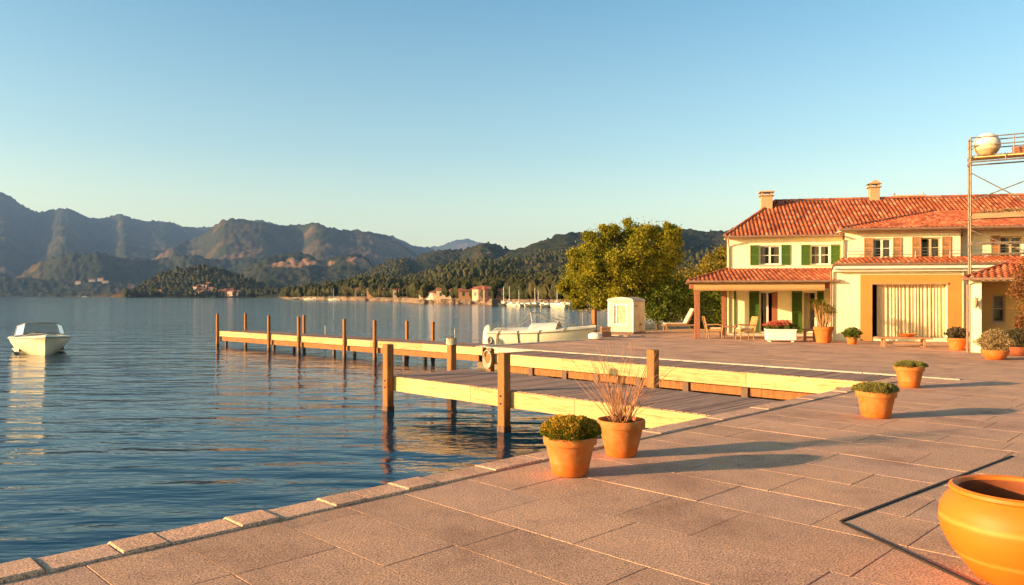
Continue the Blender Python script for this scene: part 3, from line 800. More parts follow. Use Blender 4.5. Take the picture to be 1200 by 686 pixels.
# long dock
E1 = Vector((-16.85, 44.0, 0)); E0 = Vector(bc(20.2, CT + 0.0)); 
E0 = Vector((-1.15, 29.8, 0)) 
d = (E0 - E1).normalized(); Ld = (E0 - E1).length; nrm = Vector((-d.y, d.x, 0))
wl = 1.75
def xl(px, off):
    t = (px - 600) / F; q = E1 + nrm * off; return (t * q.y - q.x) / (d.x - t * d.y)
ps = [(0.08, 0, 0.98)] + [(xl(p, -.07), 0, h) for p, h in ((315, .98), (350, .96), (403.5, .92), (439, .92))] + [(xl(p, wl), 1, h) for p, h in ((286.5, .98), (355, .98), (475.6, .85), (506, .85))]
make_dock('long_dock', 'long narrow plank dock with a row of slim posts reaching out into the lake', E1, E0, wl, ps, pw=0.13, fasc=0.30,
          piles=[(x, y, 0.06) for x in (0.5, 5.6, 11, 16.2) for y in (0.25, wl - 0.3)], waler=True)
# thin mooring rods in the water
for px, Y, zt, lab in ((381, 40.5, 0.42, 'thin mooring rod in the water behind the middle of the long dock'), (533, 34.0, 0.55, 'thin mooring rod in the water left of the moored boat')):
    o = MB().tube([(0, 0, -0.8), (0.01, 0, 1.0), (0, 0, zt - WATER)], 0.025, 8).build('mooring_rod', M['metal'])
    o.location = ((px - 600) / F * Y, Y, WATER); tag(o, lab, 'rod')
P = at(696.5, 388, 38.6)
o = MB().bbox((-0.1, -0.1, -1.2), (0.1, 0.1, 1.32), 0.012).build('mooring_post', M['post']); o.location = (P.x, P.y, 0); o.rotation_euler = (0, 0, R(45))
tag(o, 'single square wooden post behind the bow of the moored boat', 'mooring post')
P = at(683, 388, 39.0)
o = MB().tube([(0, 0, -1.5), (0, 0, 1.15)], 0.025, 8).build('mooring_rod', M['metal']); o.location = (P.x, P.y, 0); tag(o, 'thin rod in the water beside the square post near the kiosk', 'rod')
# ================================================================== villa
VO = Vector((11.2, 40.0, 0)); VR = R(-12)
u = Vector((math.cos(VR), math.sin(VR), 0)); vv = Vector((-math.sin(VR), math.cos(VR), 0))
villa = empty('villa', VO, VR, 'cream two storey villa with red tiled roof, green and brown shutters, beside the terrace', 'house')
def vx(px, y):
    t = (px - 600) / F; return (t * (VO.y + y * vv.y) - (VO.x + y * vv.x)) / (u.x - t * u.y)
def vz(py, x, y):
    Y = (VO + u * x + vv * y).y; return CAM_H + (HZ - py) / F * Y
def wall_grid(mb, x0, x1, z0, z1, y, openings, depth=0.22, fr=None):
    """wall face on plane y (facing -y) from x0 to x1 with openings and reveals"""
    T = fr
    xs = sorted({x0, x1, *[v for o in openings for v in o[:2] if x0 < v < x1]}); zs = sorted({z0, z1, *[v for o in openings for v in o[2:4] if z0 < v < z1]})
    tp = (lambda p: T @ Vector(p)) if T is not None else (lambda p: p)
    for a, b in zip(xs, xs[1:]):
        for c, d in zip(zs, zs[1:]):
            mx, mz = (a + b) / 2, (c + d) / 2
            if any(o[0] < mx < o[1] and o[2] < mz < o[3] for o in openings): continue
            mb.poly([tp((a, y, c)), tp((b, y, c)), tp((b, y, d)), tp((a, y, d))])
    for o in openings:
        a, b, c, d = o[:4]; q = y + (o[4] if len(o) > 4 else depth)
        mb.poly([tp((a, y, c)), tp((a, y, d)), tp((a, q, d)), tp((a, q, c))]); mb.poly([tp((b, y, d)), tp((b, y, c)), tp((b, q, c)), tp((b, q, d))])
        mb.poly([tp((a, y, d)), tp((b, y, d)), tp((b, q, d)), tp((a, q, d))]); mb.poly([tp((b, y, c)), tp((a, y, c)), tp((a, q, c)), tp((b, q, c))])
def louver(mb, x0, x1, z0, z1, y, T=None, solid=False):
    """shutter leaf, 35 mm thick, frame with slats"""
    t = 0.035; e = 0.045; tp = T
    mb.box((x0, y - t, z0), (x0 + e, y, z1), tp); mb.box((x1 - e, y - t, z0), (x1, y, z1), tp)
    for z in (z0, (z0 + z1) / 2 - e / 2, z1 - e): mb.box((x0 + e, y - t, z), (x1 - e, y, z + e), tp)
    z = z0 + e
    while z < z1 - e - 0.02:
        P = [(x0 + e, y - t + 0.004, z), (x1 - e, y - t + 0.004, z), (x1 - e, y - 0.004, z + 0.035), (x0 + e, y - 0.004, z + 0.035)]
        Q = [(p[0], p[1] + 0.002, p[2] + 0.008) for p in P]
        if tp is not None: P = [tp @ Vector(p) for p in P]; Q = [tp @ Vector(p) for p in Q]
        i = [mb.pt(p) for p in P]; j = [mb.pt(p) for p in Q]
        mb.face(i); mb.face(j[::-1])
        for k in range(4): mb.face((i[k], j[k], j[(k+1)%4], i[(k+1)%4]))
        z += 0.045
def window(x0, x1, z0, z1, y, shut=None, sw=0.45, fm='white', curt=(0.0, 1.0), depth=0.13, cols=2, rows=2, door=False, sill=True, T=None):
    """a framed window set in its reveal; shutters lie open against the wall"""
    f = MB(); q = y + depth; e = 0.07; t = 0.05
    B = lambda a, b: f.box(a, b, T)
    B((x0, q, z0), (x0 + e, q + t, z1)); B((x1 - e, q, z0), (x1, q + t, z1)); B((x0 + e, q, z1 - e), (x1 - e, q + t, z1)); B((x0 + e, q, z0), (x1 - e, q + t, z0 + e))
    wd = (x1 - x0)
    for k in range(1, cols):
        xm = x0 + wd * k / cols; B((xm - 0.045, q - 0.004, z0 + e), (xm + 0.045, q + t - 0.01, z1 - e))
    for k in range(cols):
        xa = x0 + wd * k / cols + 0.05; xb = x0 + wd * (k + 1) / cols - 0.05
        for r in range(1, rows):
            zm = z0 + (z1 - z0) * r / rows; B((xa, q + 0.006, zm - 0.015), (xb, q + t - 0.012, zm + 0.015))
    fo = f.build('door' if door else 'window', M[fm], villa)
    pn = MB(); P = [(x0 + e, q + 0.03, z0 + e), (x1 - e, q + 0.03, z0 + e), (x1 - e, q + 0.03, z1 - e), (x0 + e, q + 0.03, z1 - e)]
    pn.poly([T @ Vector(p) for p in P] if T is not None else P); pn.build('pane', M['glass'], fo)
    # room behind
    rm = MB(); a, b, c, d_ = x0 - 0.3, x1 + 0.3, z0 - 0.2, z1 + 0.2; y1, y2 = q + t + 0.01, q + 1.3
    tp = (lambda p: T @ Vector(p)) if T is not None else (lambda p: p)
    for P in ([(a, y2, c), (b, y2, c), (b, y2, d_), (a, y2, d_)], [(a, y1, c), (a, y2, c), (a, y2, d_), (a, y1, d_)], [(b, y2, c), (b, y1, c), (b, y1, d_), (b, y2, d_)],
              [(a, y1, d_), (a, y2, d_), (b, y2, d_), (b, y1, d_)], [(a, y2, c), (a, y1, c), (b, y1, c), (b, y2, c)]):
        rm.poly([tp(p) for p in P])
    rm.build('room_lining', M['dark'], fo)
    if curt:
        cu = MB()
        spans = curt if isinstance(curt[0], tuple) else [curt]
        for s0, s1 in spans:
            n = max(6, int((s1 - s0) * wd / 0.03)); xs = [x0 + wd * (s0 + (s1 - s0) * i / n) for i in range(n + 1)]
            lo = [cu.pt(tp((x, q + 0.16 + 0.03 * math.sin(i * 1.15), z0 + 0.02))) for i, x in enumerate(xs)]
            hi = [cu.pt(tp((x, q + 0.16 + 0.022 * math.sin(i * 1.15), z1 - 0.02))) for i, x in enumerate(xs)]
            for i in range(n): cu.face((lo[i], lo[i+1], hi[i+1], hi[i]), True)
        cu.build('curtain', M['curtain'], fo, False)
    if sill:
        s_ = MB(); s_.box((x0 - 0.06, y - 0.07, z0 - 0.06), (x1 + 0.06, y + depth - 0.002, z0 - 0.002), T); s_.build('sill', M['trim'], fo)
    if shut:
        for a, b in ((x0 - sw - 0.02, x0 - 0.02), (x1 + 0.02, x1 + sw + 0.02)):
            sm = MB(); louver(sm, a, b, z0 - 0.02, z1 + 0.03, y - 0.012, T); sm.build('shutter', M[shut], fo)
    return fo

def tiled(mb, A, B, D, h_rise_fn=None, uL=None, uR=None, per=0.205, row=0.34, amp=0.042):
    """barrel-tiled slope: eave from A to B, D = vector from eave up the slope; uL/uR(s) clip the ends (0..1 up the slope -> distance along the eave)"""
    A = Vector(A); B = Vector(B); D = Vector(D); E = (B - A); Lh = E.length; E.normalize(); Ls = D.length; Sd = D.normalized(); Nn = E.cross(Sd).normalized()
    if Nn.z < 0: Nn = -Nn
    if mb.uv is None: mb.uv = []
    nrows = max(1, round(Ls / row)); K = 8
    ncol = int(math.ceil(Lh / per)) * K
    prevtop = None
    for r in range(nrows):
        rows = []
        for e_, lift in ((0, 0.028), (1, 0.0)):
            s = (r + e_) / nrows; l = uL(s) if uL else 0; rr = uR(s) if uR else Lh
            line = []
            for i in range(ncol + 1):
                x = min(max(i * per / K, l), rr); ph = (x / per) % 1.0
                hgt = amp * (math.sin(math.pi * ph / 0.62) if ph < 0.62 else -0.35 * math.sin(math.pi * (ph - 0.62) / 0.38))
                p = A + E * x + Sd * (s * Ls) + Nn * (hgt + lift)
                line.append((mb.pt(p), x, s)); mb.uv.append((x / per + 0.19, r + 0.5))
            rows.append(line)
        lo, hi = rows
        for i in range(ncol):
            if hi[i+1][1] - hi[i][1] < 1e-4 and lo[i+1][1] - lo[i][1] < 1e-4: continue
            mb.face((lo[i][0], lo[i+1][0], hi[i+1][0], hi[i][0]), True)
        if prevtop is not None or r == 0:
            low = prevtop
            if low is None:
                continue_ = True
                under = []
                for (vi, x, s) in lo:
                    p = Vector(mb.v[vi]) - Nn * 0.03 if mb.T is None else Vector(mb.v[vi]) - Vector((0, 0, 0.03))
                    mb.v.append(tuple(p)); mb.uv.append((x / per + 0.19, r + 0.5)); under.append(len(mb.v) - 1)
                for i in range(ncol): mb.face((under[i], under[i+1], lo[i+1][0], lo[i][0]))
            else:
                for i in range(ncol): mb.face((low[i][0], low[i+1][0], lo[i+1][0], lo[i][0]))
        prevtop = hi
def plain_uv(mb, pts):
    if mb.uv is None: mb.uv = []
    ids = []
    for p in pts: ids.append(mb.pt(p)); mb.uv.append((p[0] * 4, p[1] * 3))
    mb.face(ids)
def ridge_caps(mb, P, Q, r=0.11, L=0.4):
    P = Vector(P); Q = Vector(Q); d = Q - P; n = max(1, int(d.length / L)); d /= n
    e = d.normalized(); s = e.cross(Vector((0, 0, 1))).normalized(); up = s.cross(e)
    if mb.uv is None: mb.uv = []
    for i in range(n):
        a = P + d * i; b = P + d * (i + 1.08)
        ra, rb = r * 1.1, r * 0.92; A_ = []; B_ = []
        for k in range(7):
            t = math.pi * k / 6
            A_.append(mb.pt(a + s * math.cos(t) * ra + up * (math.sin(t) * ra - 0.02))); mb.uv.append((i * 3.1, 77 + i))
            B_.append(mb.pt(b + s * math.cos(t) * rb + up * (math.sin(t) * rb - 0.02))); mb.uv.append((i * 3.1, 77 + i))
        for k in range(6): mb.face((A_[k], B_[k], B_[k+1], A_[k+1]), True)
        mb.face(A_[::-1])
ZE = 5.07; XR = 19.5
YR = 3.9; ZR = 7.30
# ---- left section, ground and upper wall (plane y=0)
XJ = vx(990, 0)               # where the projecting wing starts
w1 = (vx(890, 0), vx(915, 0), vz(310.5, vx(900, 0), 0), vz(288, vx(900, 0), 0))
w2 = (vx(950, 0), vx(973, 0), vz(310.5, vx(960, 0), 0), vz(287.5, vx(960, 0), 0))
dz0 = 0.12
dr = (vx(890.5, 0), vx(909, 0), dz0, 2.22)
gw = (vx(941, 0), vx(957, 0), dz0, 2.22)
mb = MB(); wall_grid(mb, 0, XJ + 1.2, 0, ZE - 0.02, 0, [w1, w2, dr, gw])
mb.poly([(.8, 7.8, 0), (0, 0, 0), (0, 0, ZE - 0.02), (.8, 7.8, ZE - 0.02)])
mb.poly([(XR, 7.8, 0), (.8, 7.8, 0), (.8, 7.8, ZE - 0.02), (XR, 7.8, ZE - 0.02)])
mb.poly([(XR, -4.0, 0), (XR, 7.8, 0), (XR, 7.8, ZE - 0.02), (XR, -4.0, ZE - 0.02)])
mb.poly([(XR, 0, ZE - .02), (XR, 7.8, ZE - .02), (XR, YR, ZR - 0.12)])
mb.build('wall', M['cream'], villa)
window(*w1, 0, 'green', 0.44, curt=[(0.02, 0.3), (0.72, 0.98)])
window(*w2, 0, 'green', 0.44, curt=[(0.25, 0.8)])
window(*dr, 0, None, fm='white', door=True, curt=[(0.25, 0.5)], rows=1, sill=False)
# green leaf of the glass door and the next shutters
for a, b in ((878, 889.5), (928, 940)):
    sm = MB(); louver(sm, vx(a, 0), vx(b, 0), dz0, 2.25, -0.012); sm.build('shutter', M['green'], villa)
sm = MB(); louver(sm, vx(957.5, 0), vx(965, 0), dz0, 2.25, -0.012); sm.build('shutter', M['green'], villa)
sm = MB(); sm.box((vx(860, 0), -0.05, 0.1), (vx(862.5, 0), -0.002, 2.3)); sm.build('door_edge', M['green'], villa)
window(*gw, 0, None, fm='white', door=True, curt=[(0.05, 0.6)], cols=1, rows=1, sill=False)
rd = MB(); rd.bbox((vx(903, 0), -0.62, dz0), (vx(909.5, 0) , -0.57, 2.2), 0.005); rd.build('open_door_leaf', M['redwood'], villa)
# ---- pergola / veranda
XV0, YV = -2.05, -4.85; ZV0 = 2.68; ZV1 = 3.40
XV1 = 4.55
def vr_r(s): return (XV1 + (5.25 - XV1) * s) - XV0
vr = MB()
slope = Vector((0, -YV - 0.01, ZV1 - ZV0))
tiled(vr, (XV0, YV, ZV0), (5.3, YV, ZV0), slope, uL=lambda s: s * 2.05, uR=vr_r)
plain_uv(vr, [(XV0, YV, ZV0), (0.0, -0.01, ZV1), (XV0, -0.01, ZV0)])
ridge_caps(vr, (XV0, YV, ZV0 + 0.03), (0.0, -0.02, ZV1 + 0.03), 0.08)
vr.build('veranda_roof', M['tile'], villa)
cl_ = MB()
cl_.poly([(XV0 + .05, YV + 0.05, ZV0 - 0.05), (XV0 + .05, -0.01, ZV0 - 0.05), (5.0, -0.01, ZV0 - 0.05), (XV1, YV + 0.05, ZV0 - 0.05)])
cl_.build('veranda_ceiling', M['beige'], villa)
gt = MB(); gt.tube([(XV0 - 0.05, YV - 0.05, ZV0 - 0.02), (XV1, YV - 0.05, ZV0 - 0.02)], 0.055, 8)
gt.tube([(XV0 - 0.03, YV, ZV0 - 0.03), (XV0 - 0.03, -0.1, ZV0 - 0.03)], 0.05, 8)
gt.build('gutter', M['gutter'], villa)
vb = MB()
x9 = vx(966, -4.55)
n = 10; a_ = []
for (y, z) in ((-4.62, 2.60), (-4.68, 2.50), (-4.69, 2.38), (-4.66, 2.28), (-4.6, 2.235), (-4.52, 2.26), (-4.5, 2.60)):
    a_.append((vb.pt((vx(813, -4.55), y, z)), vb.pt((x9, y, z))))
for i in range(len(a_)):
    j = (i + 1) % len(a_); vb.face((a_[i][0], a_[i][1], a_[j][1], a_[j][0]), True)
vb.face([p[0] for p in a_][::-1]); vb.face([p[1] for p in a_])
vb.build('awning_valance', M['tan'], villa)
bm_ = MB(); bm_.box((XV0 + 0.1, -4.49, 2.34), (XV1, -4.36, 2.62)); bm_.box((XV0 + 0.12, -4.35, 2.36), (XV0 + 0.26, -0.02, 2.61)); bm_.build('veranda_beam', M['redwood'], villa)
for (px, y, wd) in ((817, -4.44, 0.26), (848.5, -0.75, 0.22)):
    x = vx(px, y); p = MB(); p.bbox((x - wd / 2, y - wd / 2 + 0.0, 0), (x + wd / 2, y + wd / 2, 2.335 if y < -2 else 2.62), 0.012); p.build('veranda_post', M['redwood'], villa)
st = MB(); st.bbox((0.0, -1.1, -0.02), (XJ - 0.6, -0.003, 0.1), 0.01); st.build('door_step', M['trim'], villa)
# ---- wing: ground floor wall at y=-4.7
YG = -4.7; XG = 4.27; YU = -4.1; XU = vx(990, YU)
op = (vx(1022, YG), vx(1110, YG), 0.16, vz(332.5, vx(1065, YG), YG), 0.45)
sur = (vx(1008, YG), vx(1126.5, YG), vz(322, vx(1065, YG), YG))
mb = MB()
wall_grid(mb, XG, XR, 0, 3.42, YG, [op])
mb.poly([(5.14, 0, 0), (XG, YG, 0), (XG, YG, 3.42), (5.14, 0, 3.42)])
mb.build('wall', M['cream'], villa)
# ochre surround, 3 cm proud
sr = MB(); yf = YG - 0.03
for a, b, c, d_ in ((sur[0], op[0], 0.0, sur[2]), (op[1], sur[1], 0.0, sur[2]), (op[0], op[1], op[3], sur[2])):
    sr.box((a, yf, c), (b, YG - 0.002, d_))
sr.build('ochre_surround', M['ochre'], villa)
tb = MB(); tb.box((op[0] - 0.02, yf - 0.05, op[3] - 0.04), (op[1] + 0.02, YG + 0.12, op[3] + 0.045)); tb.build('lintel', M['brownshut'], villa)
# curtains hanging in the wide opening
cu = MB(); x0c, x1c = vx(1027.5, YG + 0.3), op[1] - 0.01; n = 360; lo = []; hi = []
for i in range(n + 1):
    x = x0c + (x1c - x0c) * i / n
    a = 0.034 * math.sin(i * 0.33 + 1.2 * math.sin(i * 0.06)) + 0.02 * math.sin(i * 0.11)
    lo.append(cu.pt((x, YG + 0.30 + a * 1.2, 0.18))); hi.append(cu.pt((x, YG + 0.30 + a * 0.6, op[3] - 0.03)))
for i in range(n): cu.face((lo[i], lo[i+1], hi[i+1], hi[i]), True)
cu.build('curtain', M['curtain'], villa, False)
rl = MB(); a, b, c, d_ = op[0] - .01, op[1] + .01, 0.12, op[3] + .05; y1, y2 = YG + 0.451, YG + 1.6
for P in ([(a, y2, c), (b, y2, c), (b, y2, d_), (a, y2, d_)], [(a, y1, c), (a, y2, c), (a, y2, d_), (a, y1, d_)], [(b, y2, c), (b, y1, c), (b, y1, d_), (b, y2, d_)], [(a, y1, d_), (a, y2, d_), (b, y2, d_), (b, y1, d_)], [(a, y2, c), (a, y1, c), (b, y1, c), (b, y2, c)]): rl.poly(P)
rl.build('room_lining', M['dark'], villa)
# ---- wing: upper wall y=-4.1 and the recessed continuation
XU2 = vx(1125.5, YU)
u1 = (vx(1023, YU), vx(1045.5, YU), vz(302.5, vx(1035, YU), YU), vz(279.5, vx(1035, YU), YU))
u2_ = (vx(1079.5, YU), vx(1103, YU), vz(302, vx(1090, YU), YU), vz(278.5, vx(1090, YU), YU))
mb = MB(); wall_grid(mb, XU, XU2, 3.3, 5.0, YU, [u1, u2_])
mb.poly([(5.74, 0, 3.3), (XU, YU, 3.3), (XU, YU, 5.0), (5.74, 0, 5.0)])
mb.poly([(XU2, YU, 3.3), (XU2, YU + 0.6, 3.3), (XU2, YU + 0.6, 5.0), (XU2, YU, 5.0)])
YW = YU + 0.6
u3 = (vx(1172, YW), vx(1199, YW), vz(303, vx(1185, YW), YW), vz(277, vx(1185, YW), YW))
wall_grid(mb, XU2, XR, 3.3, 5.0, YW, [u3])
mb.build('wall', M['cream'], villa)
window(*u1, YU, 'brownshut', 0.36, fm='white', curt=[(0.02, 0.25), (0.6, 0.98)])
window(*u2_, YU, 'brownshut', 0.36, fm='beige', curt=[(0.4, 0.98)])
window(*u3, YW, 'brownshut', 0.36, fm='beige', curt=[(0.35, 0.98)])
cr = MB(); cr.bbox((vx(1005, YU - .1), YU - 0.12, 4.80), (vx(1123, YU - .1), YU - 0.003, 4.93), 0.01); cr.build('cornice', M['trim'], villa)
rr_ = MB()
for z in (3.86, 4.0): rr_.tube([(XU + 0.05, YU - 0.35, z), (XU2 + 0.1, YU - 0.35, z), (XR - 3, YU - 0.35, z)], 0.012, 6)
for i in range(9): x = XU + 0.05 + i * 1.4; rr_.tube([(x, YU - 0.35, 3.6), (x, YU - 0.35, 4.0)], 0.014, 6)
rr_.build('balcony_rail', M['metal'], villa)
# ---- pent roof between the floors
YP = -5.25; pr = MB()
tiled(pr, (XG - 0.05, YP, 3.44), (XR, YP, 3.44), (0, YU - YP + 0.0, 0.30), uL=lambda s: s * (XU - XG), row=0.3)
pr.build('pent_roof', M['tile'], villa)
fb = MB(); fb.bbox((XG - 0.03, YP + 0.04, 3.20), (XR, YG - 0.003, 3.40), 0.01); fb.bbox((XG + 0.02, YP + 0.25, 3.08), (XR, YG - 0.004, 3.198), 0.01); fb.build('cornice', M['white'], villa)
g2 = MB(); g2.tube([(XG - 0.08, YP - 0.05, 3.40), (XR, YP - 0.05, 3.40)], 0.05, 8); g2.build('gutter', M['gutter'], villa)
# ---- roofs
rf = MB()
sl_ = (ZR - ZE) / (YR + 0.5)
tiled(rf, (-0.15, -0.5, ZE), (XR + 0.4, -0.5, ZE), (0, YR + 0.5, ZR - ZE), uL=lambda s: s * 3.0)
plain_uv(rf, [(0.6, 8.3, ZE), (-0.15, -0.5, ZE), (2.85, YR, ZR)])
plain_uv(rf, [(XR + 0.4, 8.3, ZE), (0.6, 8.3, ZE), (2.85, YR, ZR), (XR + 0.4, YR, ZR)])
ridge_caps(rf, (2.85, YR, ZR + 0.04), (XR + 0.4, YR, ZR + 0.04)); ridge_caps(rf, (-0.15, -0.5, ZE + 0.04), (2.85, YR, ZR + 0.04), 0.09); ridge_caps(rf, (0.6, 8.3, ZE + 0.04), (2.85, YR, ZR + 0.04))
rf.build('roof', M['tile'], villa)
r2 = MB(); Ax, Ay, Az = XU - 0.3, -4.65, 5.02; Cx, Cy = 10.4, 2.0; Cz = ZE + (Cy + 0.5) * sl_ + 0.035
tiled(r2, (Ax, Ay, Az), (XR + 0.3, Ay, Az), (0, Cy - Ay, Cz - Az), uL=lambda s: s * (Cx - Ax))
Bp = (5.5, -0.52, ZE + 0.0)
plain_uv(r2, [(Ax, Ay, Az), (Cx, Cy, Cz), Bp])
ridge_caps(r2, (Ax, Ay, Az + 0.03), (Cx, Cy, Cz + 0.03), 0.09); ridge_caps(r2, (Cx, Cy, Cz + 0.0), (XR, Cy, Cz + 0.0), 0.06)
r2.build('wing_roof', M['tile'], villa)
# soffits and gutters
sf = MB(); sf.box((-0.1, -0.45, ZE - 0.09), (XJ, 1.0, ZE - 0.03)); sf.box((XU - 0.2, Ay + 0.05, Az - 0.10), (XR + .2, YU + 0.9, Az - 0.035)); sf.build('soffit', M['beige'], villa)
g3 = MB(); g3.tube([(-0.18, -0.56, ZE - 0.04), (XJ - 0.1, -0.56, ZE - 0.04)], 0.06, 8); g3.tube([(Ax - 0.05, Ay - 0.06, Az - 0.05), (XR, Ay - 0.06, Az - 0.05)], 0.06, 8)
g3.build('gutter', M['gutter'], villa)
def pipe(pts, m='gutter', r=0.04): MB().tube(pts, r, 8).build('downpipe', M[m], villa)
pipe([(0.02, -0.55, ZE - 0.1), (0.06, -0.2, ZE - 0.35), (0.08, -0.06, ZE - 0.5), (0.08, -0.06, 3.42)], 'beige', 0.045)
pipe([(0.08, -0.06, 2.6), (0.08, -0.06, 0.0)], 'beige', 0.045)
pipe([(XJ - 0.25, -0.55, ZE - 0.1), (XU - 0.12, YU - 0.3, 4.7), (XU - 0.06, YU - 0.06, 4.55), (XU - 0.06, YU - 0.06, 3.72)])
pipe([(XG - 0.07, YP, 3.36), (XG - 0.07, YG - 0.1, 3.1), (XG - 0.07, YG - 0.08, 0)])
pipe([(XU2 - 0.1, YU - 0.4, 4.9), (XU2 + 0.12, YU + 0.2, 4.7), (XU2 + 0.12, YU + 0.5, 4.6), (XU2 + 0.12, YU + 0.5, 3.7)])
pipe([(vx(1129, YG - .1), YG - 0.08, 3.1), (vx(1129, YG - .1), YG - 0.08, 0)], 'beige', 0.05)
# chimneys
CHM = wall_mat('tan_chimney_render', (0.42, 0.28, 0.14), (0.25, 0.15, 0.08))
def chimney(x, y, z0, w_, h, gable=False):
    c = MB(); c.bbox((x - w_/2, y - w_/2, z0 - 0.8), (x + w_/2, y + w_/2, z0 + h), 0.012); co_ = c.build('chimney', CHM, villa)
    k = MB(); k.bbox((x - w_/2 - 0.09, y - w_/2 - 0.09, z0 + h + 0.002), (x + w_/2 + 0.09, y + w_/2 + 0.09, z0 + h + 0.07), 0.01)
    for sx in (-1, 1):
        for sy in (-1, 1): k.box((x + sx * w_ * 0.38 - 0.05, y + sy * w_ * .38 - 0.05, z0 + h + 0.07), (x + sx * w_ * .38 + 0.05, y + sy * w_ * .38 + 0.05, z0 + h + 0.2))
    if gable:
        a = w_ / 2 + 0.1; zz = z0 + h + 0.2
        i = [k.pt(p) for p in ((x-a,y-a,zz),(x+a,y-a,zz),(x+a,y+a,zz),(x-a,y+a,zz),(x,y-a,zz+.22),(x,y+a,zz+.22))]
        for f_ in ((0,3,2,1),(0,1,4),(2,3,5),(1,2,5,4),(3,0,4,5)): k.face([i[q] for q in f_])
    else: k.bbox((x - w_/2 - 0.1, y - w_/2 - 0.1, z0 + h + 0.2), (x + w_/2 + 0.1, y + w_/2 + 0.1, z0 + h + 0.27), 0.01)
    k.build('chimney_cap', CHM, co_)
chimney(vx(898, 3.2), 3.2, 7.0, 0.60, 0.52); chimney(vx(1024, YR), YR, ZR, 0.5, 0.62, True)
rv = MB(); xa, xb = vx(1046, YR + .3), vx(1084, YR + .3); rv.bbox((xa, YR + 0.1, ZR - 0.1), (xb, YR + 0.5, ZR + 0.22), 0.02); rv.tube([(xb - 0.1, YR + 0.3, ZR + .2), (xb - 0.1, YR + 0.3, ZR + 0.42)], [0.05, 0.02], 6); rv.tube([(xa + 0.1, YR + 0.3, ZR + .2), (xa + 0.1, YR + 0.3, ZR + 0.36)], [0.05, 0.02], 6)
rv.build('ridge_vent', M['trim'], villa)

# ---- side porch, turned away from the villa's front (own frame, parented to the villa)
PO = Vector((16.1, 27.3, 0)); PR = math.atan2(-0.51, 0.86)
PM = Matrix.Translation(PO) @ Matrix.Rotation(PR, 4, 'Z'); VM = Matrix.Translation(VO) @ Matrix.Rotation(VR, 4, 'Z')
PT = VM.inverted() @ PM       # porch frame -> villa frame
pu = Vector((math.cos(PR), math.sin(PR), 0)); pvv = Vector((-math.sin(PR), math.cos(PR), 0))
def porch_x(px, y):
    t = (px - 600) / F; return (t * (PO.y + y * pvv.y) - (PO.x + y * pvv.x)) / (pu.x - t * pu.y)
c0, c1 = porch_x(1136, 0), porch_x(1150.5, 0)
ZP = 2.5
wp = MB(PT); wp.bbox((c0, 0, 0), (c1, 0.45, ZP), 0.012); wp.build('porch_pillar', M['cream'], villa)
wp = MB(PT); wp.bbox((5.2, 0, 0), (5.65, 0.45, ZP), 0.012); wp.build('porch_pillar', M['cream'], villa)
YB = 2.1
pw_ = (porch_x(1162, YB), porch_x(1178, YB), 1.0, 2.05)
wb = MB(PT); wall_grid(wb, c0, 5.8, 0, ZP, YB, [pw_]); wb.poly([(c0 + 0.02, YB, 0), (c0 + 0.02, 0.452, 0), (c0 + 0.02, 0.452, ZP), (c0 + 0.02, YB, ZP)]); wb.poly([(c0 + 0.12, 0.452, 0), (c0 + 0.12, YB, 0), (c0 + 0.12, YB, ZP), (c0 + 0.12, 0.452, ZP)])
wb.poly([(5.8, YB, 0), (5.8, 4.4, 0), (5.8, 4.4, ZP), (5.8, YB, ZP)]); wb.poly([(c0 + .02, 4.4, 0), (c0 + .02, YB, 0), (c0 + .02, YB, ZP), (c0 + .02, 4.4, ZP)])
wb.build('porch_wall', M['yellow'], villa)
window(*pw_, YB, None, fm='beige', curt=None, cols=1, rows=2, T=PT)
bp = MB(PT); bp.box((c0, -0.0, ZP + 0.002), (5.8, 0.2, ZP + 0.12)); bp.poly([(c0, 0, ZP + .001), (c0, 4.4, ZP + .001), (5.8, 4.4, ZP + .001), (5.8, 0, ZP + .001)]); bp.build('porch_beam', M['beige'], villa)
pf = MB(PT); ex = porch_x(1129, -0.35); ey = -0.35; ez = 2.62; ry = 2.1; rx = porch_x(1179, ry); rz_ = CAM_H + (HZ - 309.5) / F * (PO + pu * rx + pvv * ry).y
tiled(pf, (ex, ey, ez), (6.0, ey, ez), (0, ry - ey, rz_ - ez), uL=lambda s: s * (rx - ex))
tiled(pf, (ex, 2 * ry - ey, ez), (ex, ey, ez), (rx - ex, 0, rz_ - ez), uL=lambda s: s * (ry - ey), uR=lambda s: 2 * (ry - ey) - s * (ry - ey))
plain_uv(pf, [(6.0, 2 * ry - ey, ez), (ex, 2 * ry - ey, ez), (rx, ry, rz_), (6.0, ry, rz_)])
ridge_caps(pf, (ex, ey, ez + 0.03), (rx, ry, rz_ + 0.03), 0.08); ridge_caps(pf, (rx, ry, rz_ + 0.03), (6.0, ry, rz_ + 0.03), 0.08); ridge_caps(pf, (ex, 2 * ry - ey, ez + 0.03), (rx, ry, rz_ + 0.03), 0.08)
pf.build('porch_roof', M['tile'], villa)
gp = MB(PT); gp.tube([(ex - 0.02, ey - 0.05, ez - 0.03), (6.0, ey - 0.05, ez - 0.03)], 0.05, 8); gp.tube([(c0 - 0.06, -0.3, ez - 0.05), (c0 - 0.06, -0.06, ZP - 0.1), (c0 - 0.06, -0.06, 0)], 0.035, 8); gp.build('gutter', M['gutter'], villa)
